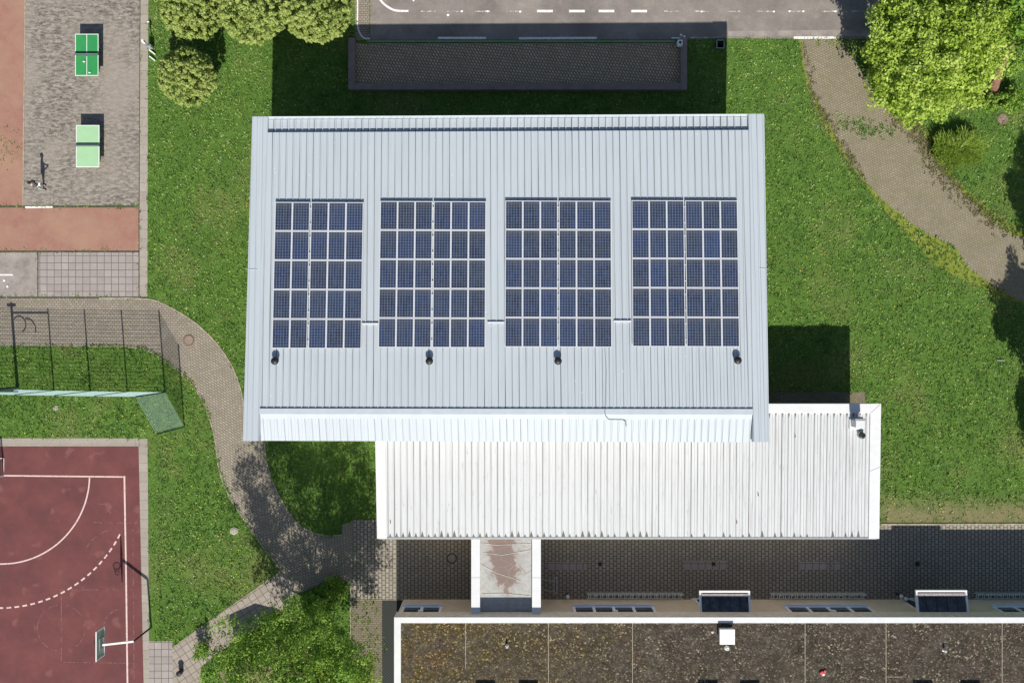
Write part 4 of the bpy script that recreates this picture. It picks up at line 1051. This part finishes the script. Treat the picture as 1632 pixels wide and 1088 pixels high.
# face: nose, eyes, ears as children
for nm, c_, r_, sc, mt in (('nose',(.13,0,1.655),.016,(1,.8,1.3),'skin'),('eye',(.112,.033,1.685),.012,(1,1,.7),'shoe'),('eye',(.112,-.033,1.685),.012,(1,1,.7),'shoe'),('mouth',(.117,0,1.612),.02,(.4,1,.3),'red'),('ear',(.02,.092,1.665),.025,(.7,.4,1.2),'skin'),('ear',(.02,-.092,1.665),.025,(.7,.4,1.2),'skin')):
    f = MB(); f.ball(Vector(c_)+per.location, r_, 10, 7, sc); f.build(nm, M[mt], per)
hv = MB(); hv.ball(Vector((.015,0,1.70))+per.location, .118, 18, 12, (1.0,.92,.95)); hv.f = [f_ for f_ in hv.f if sum(hv.v[i][2] for i in f_)/len(f_) > 1.655 or sum(hv.v[i][0] for i in f_)/len(f_) < per.location.x-.02]; hv.smooth = [True]*len(hv.f)
hv.build('hair', M['hair'], per)
JV = [(0,0,.9),(0,0,1.15),(0,0,1.38),(0,0,1.46)]; JE = [(0,1),(1,2),(2,3)]; JR = [(.15,.19),(.135,.17),(.135,.19),.075]
for s in (-1,1):
    b_ = len(JV); JV += [(0,s*.19,1.39),(-.02,s*.235,1.12),(.19,s*.145,1.1)]; JE += [(2,b_),(b_,b_+1),(b_+1,b_+2)]; JR += [.07,.06,.045]
skin_obj('jacket', JV, JE, JR, M['jacket'], per)
TV = [(0,0,.95)]; TE = []; TR = [(.135,.17)]
for s in (-1,1):
    b_ = len(TV); TV += [(0,s*.1,.86),(.02,s*.13,.5),(0,s*.14,.1)]; TE += [(0,b_),(b_,b_+1),(b_+1,b_+2)]; TR += [.095,.068,.055]
skin_obj('trousers', TV, TE, TR, M['jeans'], per)
for s in (-1,1):
    f = MB(); f.ball(Vector((.05,s*.15,.045))+per.location, .1, 14, 8, (1.4,.52,.45)); f.build('shoe', M['shoe'], per)
f = MB(); c0 = per.location + Vector((.35,0,1.15)); f.obox(c0, (.12,.2,.03), 0); ct = f.build('remote_controller', M['white'], None, .01); tag(ct, 'white handheld controller held by the person in the grey jacket', 'controller')

# ------------------------------------------------------------------ trees and shrubs
def leafcloud(name, cen, rad, nper, size, mat, parent, up=.5, jitter=.5, seed=1, flat=1.0, aspect=.6, tintlo=0, tinthi=1):
    """cen (k,3) clump centres in parent space, rad (k,) radii"""
    g_ = np.random.default_rng(seed); k = len(cen); idx = np.repeat(np.arange(k), nper); n_ = len(idx)
    d = g_.normal(size=(n_,3)); d /= np.linalg.norm(d, axis=1)[:,None]
    rr_ = rad[idx]*(g_.random(n_)**.35); P = cen[idx] + d*rr_[:,None]*np.array([1,1,flat])
    nr_ = d*.8 + np.array([0,0,up]) + g_.normal(size=(n_,3))*jitter; nr_ /= np.linalg.norm(nr_, axis=1)[:,None]
    t = np.cross(nr_, g_.normal(size=(n_,3))); t /= np.linalg.norm(t, axis=1)[:,None]; b = np.cross(nr_, t)
    s = size*(.6+.8*g_.random(n_))
    L = t*s[:,None]; Bq = b*(s*aspect)[:,None]
    V = np.stack([P - L*.5, P + Bq*.5 - nr_*(s*.08)[:,None], P + L*.5, P - Bq*.5 - nr_*(s*.08)[:,None]], axis=1).reshape(-1,3)
    F = np.arange(n_*4).reshape(-1,4)
    ct_ = g_.random(k)[idx]*.45 + g_.random(n_)*.55; ct_ = tintlo + (tinthi-tintlo)*ct_
    return raw_mesh(name, V, F, mat, parent, np.repeat(ct_, 4))

def trunk(parent, h, r, branches, seed, mat, lean=(0,0), name='trunk'):
    q = random.Random(seed); o0 = parent.location; mb = MB()
    top_ = Vector((lean[0], lean[1], h))
    pts = [Vector((0,0,-.05)).lerp(top_, t) + Vector((q.uniform(-.04,.04), q.uniform(-.04,.04), 0))*(1 if t else 0) for t in (0,.25,.5,.75,1)]
    mb.tube([o0+p for p in pts], [r*1.3, r, r*.85, r*.7, r*.5], 10)
    for (tgt, rb_) in branches:
        t = q.uniform(.45,.95); s_ = Vector((0,0,0)).lerp(top_, t); tg = Vector(tgt); md = s_.lerp(tg, .5) + Vector((q.uniform(-.2,.2), q.uniform(-.2,.2), -.1*tg.z*.3))
        mb.tube([o0+s_, o0+md, o0+tg], [rb_, rb_*.65, rb_*.25], 6)
    return mb.build(name, mat, parent)

def ball_points(n_, R_, seed, zsc=1, shell=.75):
    g_ = np.random.default_rng(seed); d = g_.normal(size=(n_,3)); d /= np.linalg.norm(d, axis=1)[:,None]
    r = R_*(shell + (1-shell)*g_.random(n_)); P = d*r[:,None]; P[:,2] *= zsc; return P

# globe maples
gl_lab = ['clipped globe maple standing alone, the lowest and smallest of the four by the lawn', 'clipped globe maple, leftmost of the three in a row at the top', 'clipped globe maple, middle one of the three in a row at the top', 'clipped globe maple, rightmost of the three in a row beside the road']
gm = empty('globe_maple', (0,0,0), gl_lab[0], 'tree', 'clipped globe maples on the lawn')
P = ball_points(430, 1.8, 3, .8, .86); P = P + 0.1*np.array([[mnoise.noise(Vector(p)*1.5), 0, mnoise.noise(Vector(p)*1.5+Vector((5,5,5)))] for p in P]); P[:,2] += 2.25
keep = P[:,2] > 1.05; P = P[keep]
inn = ball_points(160, 1.3, 4, .8, .2); inn[:,2] += 2.2; 
cenA = np.vstack([P, inn]); radA = np.concatenate([np.full(len(P), .15), np.full(len(inn), .25)])
leafcloud('crown', cenA, radA, 42, .12, M['leaf_globe'], gm, .55, .35, 5, .9, .62)
trunk(gm, 1.9, .09, [((.9*math.cos(a), .9*math.sin(a), 2.5), .045) for a in np.linspace(0, 5.5, 8)], 2, M['bark'])
for k, (x, y, s, rz) in enumerate(((298,122,1.0,0),(307,14,1.08,1.2),(404,14,1.19,2.6),(505,16,1.14,4.1))):
    o = gm if k == 0 else copy_tree(gm)
    o['label'] = gl_lab[k]; p = W(x, y, 2.3*s); o.location = (p.x, p.y, 0); o.rotation_euler.z = rz; o.scale = (s, s, s*(1 if k == 0 else 1.05))

def big_tree(name, base, cpx, cz, Rx, Rz, nclump, crad, nper, lsize, mat, label, seed, shell=.45, tr=.16, jitter=.5, group=None, tlo=0, thi=1, barkm='bark', up=.5, sub=1.0, tanchor=None):
    """crown centre from photo pixel cpx at height cz"""
    c_ = W(cpx[0], cpx[1], cz); b = Vector((base[0], base[1], 0)) if base else Vector((c_.x, c_.y, 0))
    o = empty(name, b, label, 'tree', group)
    g_ = np.random.default_rng(seed); P = ball_points(nclump, 1.0, seed, 1, shell)
    f = np.array([1 + .32*mnoise.noise(Vector(p)*1.6 + Vector((seed,0,0))) + .14*mnoise.noise(Vector(p)*4 + Vector((0,seed,0))) for p in P])
    P = P*f[:,None]*np.array([Rx, Rx, Rz]); P += np.array([c_.x-b.x, c_.y-b.y, cz])
    P = P[P[:,2] > .5]
    leafcloud('crown', P, crad*(.6+.8*g_.random(len(P))), nper, lsize, mat, o, up, jitter, seed+1, .8, .6, tlo, thi)
    lean = ((c_.x-b.x)*.6, (c_.y-b.y)*.6)
    br = [(tuple(P[i]*.9 + np.array([0,0,-.2])), tr*.35) for i in g_.integers(0, len(P), 16)]
    trunk(o, cz*.75, tr, br, seed, M[barkm], lean)
    return o
big_tree('leafy_tree', None, (1487,72), 4.6, 4.3, 3.0, 760, .5, 66, .2, M['leaf_bright'], 'large bright yellow green leafy tree beside the sandy path and road', 3, .62, .2, .55)
big_tree('leafy_tree', tuple(W(1582,146).to_2d()), (1628,-20), 5.5, 3.3, 2.2, 260, .55, 55, .24, M['leaf_mid'], 'leafy tree with reddish leaning trunk at the top right corner', 8, .5, .26, .5, barkm='bark_red')
# thicker red trunk piece is the tree's own trunk; deciduous tree at the bottom
big_tree('deciduous_tree', None, (462,1090), 6.6, 4.8, 3.4, 620, .52, 62, .14, M['leaf_mid'], 'broad airy green tree over the slab path at the bottom', 21, .6, .2, .6)
big_tree('deciduous_tree', tuple(W(500,1040).to_2d()), (548,1084), 5.4, 2.0, 1.7, 130, .45, 70, .14, M['leaf_bright'], 'smaller brighter tree right of the broad one at the bottom, over the mossy strip', 31, .4, .12, .6)

def shrub(name, px, py, z, R_, H_, ncl, nper, ls, mat, label, seed, cat='shrub', group=None, crad=.22):
    c_ = W(px, py, z); o = empty(name, (c_.x, c_.y, 0), label, cat, group)
    P = ball_points(ncl, 1, seed, 1, .4); f = np.array([1+.3*mnoise.noise(Vector(p)*2+Vector((seed,1,0))) for p in P]); P = P*f[:,None]*np.array([R_,R_,H_/2]); P[:,2] += H_/2; P = P[P[:,2] > .08]
    leafcloud('foliage', P, np.full(len(P), crad), nper, ls, mat, o, .5, .5, seed, .8)
    mb = MB()
    for k in range(5):
        a = k*1.26; mb.tube([o.location + Vector((0,0,0)), o.location + Vector((R_*.5*math.cos(a), R_*.5*math.sin(a), H_*.6))], [.03,.012], 5)
    mb.build('stem', M['bark'], o)
shrub('green_shrub', 1580,162,.6,.55,.9,40,60,.12,M['leaf_mid'],'small bright shrub just below the reddish trunk at top right',41)
shrub('green_shrub', 1618,157,.7,.8,1.0,60,60,.12,M['leaf_mid'],'wide bright shrub right of the reddish trunk at the right edge',42)
shrub('green_shrub', 1616,95,.9,.95,1.3,80,60,.13,M['leaf_mid'],'rounded shrub above the dark gap at the right edge near the top',43)
shrub('green_shrub', 1436,160,.5,1.2,1.0,80,50,.13,M['leaf_mid'],'low shrub tucked under the big bright tree by the sandy path',44)
shrub('leafy_sapling', 318,1040,1.0,.55,1.6,36,24,.13,M['leaf_mid'],'sparse sapling over the slab path left of the broad bottom tree',45, 'sapling', crad=.25)
shrub('undergrowth', 530,938,.3,1.0,.7,60,50,.13,M['leaf_mid'],'low dark undergrowth between path and mossy strip left of the courtyard',47,crad=.25)
shrub('undergrowth', 500,965,.5,1.0,1.0,60,50,.13,M['leaf_mid'],'taller undergrowth just above the broad bottom tree',48,crad=.28)
M['dry'] = (leafmat('dry_ground_plants',[(0,(.10,.11,.04)),(.5,(.22,.2,.09)),(1,(.42,.38,.22))]))

# arching grass clump beside the sandy path
c_ = W(1521,240); rd_ = empty('grass_clump', (c_.x,c_.y,0), 'round clump of arching yellow green grass beside the sandy path', 'ornamental grass')
g_ = np.random.default_rng(77); nb_ = 3000; Vb = []; Fb = []; Tb = []
ang = g_.random(nb_)*2*math.pi; rb_ = g_.random(nb_)**.6; hgt = (1.2+.75*g_.random(nb_))*(1-.3*rb_); bx_ = np.cos(ang)*rb_*1.35; by_ = np.sin(ang)*rb_*.85; ang = ang + g_.normal(size=nb_)*1.4; lump = 1 + .28*np.sin(ang*3+1) + .15*np.sin(ang*7); bx_ = bx_*lump; by_ = by_*lump + .15*np.sin(bx_*4)
out_ = .15+.45*g_.random(nb_)
segs = 3
for i in range(nb_):
    dx, dy = math.cos(ang[i]), math.sin(ang[i]); wv = .022+.018*g_.random(); b0_ = len(Vb)
    for sgm in range(segs+1):
        t = sgm/segs; x = bx_[i] + dx*out_[i]*t*t; y = by_[i] + dy*out_[i]*t*t; z = hgt[i]*(t - .35*t*t*t); ww = wv*(1-t*.8)
        Vb += [(x - dy*ww, y + dx*ww, z), (x + dy*ww, y - dx*ww, z)]; Tb += [g_.random()*.2 + .8*(i % 7)/7]*2
    for sgm in range(segs): q = b0_+2*sgm; Fb.append((q, q+1, q+3, q+2))
raw_mesh('blades', np.array(Vb), np.array(Fb), M['leaf_reed'], rd_, np.array(Tb))

# conifers just outside the right edge: their shadows fall into the frame
def conifer(sx, sy, h, r, label, seed):
    """(sx, sy): photo pixel of the base"""
    b = W(sx, sy); o = empty('conifer', (b.x,b.y,0), label, 'tree', 'conifers beyond the right edge')
    g_ = np.random.default_rng(seed); n_ = 380; t = g_.random(n_)**.75; a = g_.random(n_)*2*math.pi; rr_ = r*(1-t)**.7*(.55+.45*g_.random(n_))
    P = np.stack([rr_*np.cos(a), rr_*np.sin(a), .5+(h-.5)*t], 1)
    leafcloud('crown', P, np.full(n_, .33), 42, .2, M['leaf_dark'], o, .2, .6, seed+1, .7, .4)
    trunk(o, h*.9, .13, [], seed, M['bark'])
def edge_tree(sx, sy, cz, Rx, Rz, label, seed):
    b = W(sx, sy); k = CAM_H/(CAM_H-cz)
    big_tree('airy_tree', (b.x, b.y), (816+(sx-816)*k, 544+(sy-544)*k), cz, Rx, Rz, int(70*Rx*Rz), .5, 62, .2, M['leaf_mid'], label, seed, .3, .13, .5, 'trees beyond the right edge')
edge_tree(1640,650,5.2,1.75,2.3,'airy tree just beyond the right edge, shading the end of the sandy path',51)
edge_tree(1672,500,6.6,1.9,3.2,'airy tree just beyond the right edge, above the sandy path end',52)
edge_tree(1652,760,3.7,1.0,1.6,'small airy tree just beyond the right edge, lowest of them',54)

# ------------------------------------------------------------------ grass blades over the lawns (stuff)
def inside(poly, P):
    x, y = P[:,0], P[:,1]; res = np.zeros(len(P), bool); n_ = len(poly); j = n_-1
    for i in range(n_):
        xi, yi = poly[i]; xj, yj = poly[j]
        if yi != yj:
            res ^= ((yi > y) != (yj > y)) & (x < (xj-xi)*(y-yi)/(yj-yi) + xi)
        j = i
    return res
NC = 100000; NPER = 7; NB = NC*NPER
cc = np.repeat(np.stack([rng.uniform(-35.5, 35.5, NC), rng.uniform(-24, 24, NC)], 1), NPER, axis=0)
P = cc + rng.normal(size=(NB,2))*.045; ctint = np.repeat(rng.random(NC), NPER)
def wig(Q):
    x, y = Q[:,0], Q[:,1]
    a = .5*np.sin(x*1.9+1.3*np.sin(y*1.1)) + .3*np.sin(y*4.3+x*2.7+2) + .25*np.sin(x*9.1-y*7.7)
    b = .5*np.sin(y*2.1+1.1*np.sin(x*1.3)+4) + .3*np.sin(x*4.7-y*3.1) + .25*np.sin(y*10.3+x*6.1)
    return np.stack([a, b], 1)
off = wig(P)*.13 + rng.normal(size=(NB,2))*.06
ok = np.ones(NB, bool)
for poly in GROUND_POLYS: ok &= ~inside(poly, P + off)
ok_keep = ok
# thin, worn turf along the courtyard edge, round the court and by the path mouth
bx_, by_ = P[:,0], P[:,1]; nz = wig(P*.55)[:,0]*.5 + wig(P*1.7)[:,1]*.4
worn = np.clip(1 - np.abs(by_+11.6)/1.5, 0, 1)*(bx_ > 24.3)*.95 + np.clip(1 - np.hypot((bx_-19.6)/1.2, (by_-17.5)/2.6), 0, 1)*.8 + np.clip(1 - np.abs(bx_+23.9)/.5, 0, 1)*(by_ < -6)*.7 + np.clip(1 - np.hypot((bx_-31)/3.5, (by_+8.6)/2), 0, 1)*.6
ok &= rng.random(NB) > np.clip(worn*(1.05+.9*nz), 0, .93)
patch = np.array([tuple(W(x, y).to_2d()) for x, y in pp]); xs_ = np.stack([rng.uniform(patch[:,0].min(), patch[:,0].max(), 1300), rng.uniform(patch[:,1].min(), patch[:,1].max(), 1300)], 1)
P = np.vstack([P[ok], xs_[inside(patch, xs_) & np.array([mnoise.noise(Vector((q[0]*1.5,q[1]*1.5,3))) > -.05 for q in xs_])]]); n_ = len(P); tint_ = np.concatenate([ctint[ok], rng.random(n_-int(ok.sum()))])*.65 + rng.random(n_)*.35
a = rng.uniform(0, 2*math.pi, n_); L = .06 + .12*rng.random(n_)**1.7; lean = rng.uniform(.35, 1.25, n_)
dx, dy = np.cos(a), np.sin(a); wd = .014 + .024*rng.random(n_)
V = np.stack([np.stack([P[:,0]-dy*wd, P[:,1]+dx*wd, np.zeros(n_)], 1), np.stack([P[:,0]+dy*wd, P[:,1]-dx*wd, np.zeros(n_)], 1), np.stack([P[:,0]+dx*L*np.sin(lean), P[:,1]+dy*L*np.sin(lean), L*np.cos(lean)+.01], 1)], 1).reshape(-1,3)
tag(raw_mesh('grass', V, np.arange(n_*3).reshape(-1,3), M['blades'], None, np.repeat(tint_, 3)), 'short mown green grass covering the lawns round the hall', 'grass', kind='stuff')
def flowers(name, n0, m, r0, seed, label, cat, thr):
    g_ = np.random.default_rng(seed); P = np.stack([g_.uniform(-34.5,34.5,n0), g_.uniform(-23,23,n0)], 1); ok = np.ones(n0, bool)
    for poly in GROUND_POLYS: ok &= ~inside(poly, P)
    P = P[ok]; dn_ = np.array([mnoise.noise(Vector((p[0]*.22, p[1]*.22, seed))) for p in P]); P = P[(dn_ + g_.uniform(-.25,.25,len(P))) > thr]
    k = 6; V = []; 
    for (x, y) in P:
        r = r0*g_.uniform(.6,1.3); V.append([(x+r*math.cos(2*math.pi*j/k), y+r*math.sin(2*math.pi*j/k), .075) for j in range(k)])
    V = np.array(V).reshape(-1,3); tag(raw_mesh(name, V, np.arange(len(V)).reshape(-1,k), m), label, cat, kind='stuff')
flowers('dandelions', 5200, M['dandelion'], .028, 3, 'yellow dandelion heads scattered over the lawns', 'flowers', .08)
flowers('daisies', 5200, M['daisy'], .024, 9, 'tiny white daisies scattered over the lawns', 'flowers', .1)

# dry low plants along the path edge and weeds in the paving joints (stuff)
def fringe(name, line, spread, n0, m, label, cat, seed, hmin=.04, hmax=.14):
    g_ = np.random.default_rng(seed); L_ = [W(x, y).to_2d() for x, y in catmull(line, 8)]; nn = len(L_)-1
    k = g_.integers(0, nn, n0//6); t = g_.random(n0//6)
    C_ = np.array([L_[i].lerp(L_[i+1], float(u))[:] for i, u in zip(k, t)]) + g_.normal(size=(n0//6,2))*spread
    q = np.repeat(C_, 6, axis=0) + g_.normal(size=(len(C_)*6,2))*.05; n_ = len(q)
    a = g_.uniform(0, 2*math.pi, n_); L2 = g_.uniform(hmin, hmax, n_); le = g_.uniform(.4, 1.3, n_); dx, dy = np.cos(a), np.sin(a); w_ = .02 + .025*g_.random(n_)
    V = np.stack([np.stack([q[:,0]-dy*w_, q[:,1]+dx*w_, np.full(n_,.01)],1), np.stack([q[:,0]+dy*w_, q[:,1]-dx*w_, np.full(n_,.01)],1), np.stack([q[:,0]+dx*L2*np.sin(le), q[:,1]+dy*L2*np.sin(le), L2*np.cos(le)+.02],1)],1).reshape(-1,3)
    tg = np.repeat(g_.random(len(C_)), 6)*.6 + g_.random(n_)*.4
    tag(raw_mesh(name, V, np.arange(n_*3).reshape(-1,3), m, None, np.repeat(tg, 3)), label, cat, kind='stuff')
fringe('dry_plants', [(1425,188),(1455,205),(1475,232),(1490,262),(1520,296),(1560,336),(1605,368)], .34, 4200, M['dry'], 'dry brownish low plants along the right edge of the sandy path', 'plants', 5)
fringe('dry_plants', [(1279,72),(1296,150),(1318,192),(1346,240),(1374,284)], .2, 1500, M['dry'], 'dry low plants along the left edge of the sandy path', 'plants', 6)
fringe('weeds', [(1340,190),(1365,200),(1385,206),(1420,206)], .3, 900, M['blades'], 'weeds growing through the sandy path near the big tree', 'weeds', 7)
fringe('weeds', [(1300,66),(1340,70),(1360,80)], .2, 260, M['blades'], 'weeds at the mouth of the sandy path by the road', 'weeds', 8)
fringe('weeds', [(588,958),(575,990),(600,1030),(580,1085)], .4, 700, M['blades'], 'weeds in the mossy strip left of the classroom building', 'weeds', 9)
fringe('weeds', [(0,552),(120,552),(205,553),(240,561),(268,579),(298,602),(320,634),(335,670),(350,752),(392,832),(440,898)], .08, 1500, M['blades'], 'weeds along the inner edge of the brick path', 'weeds', 10)
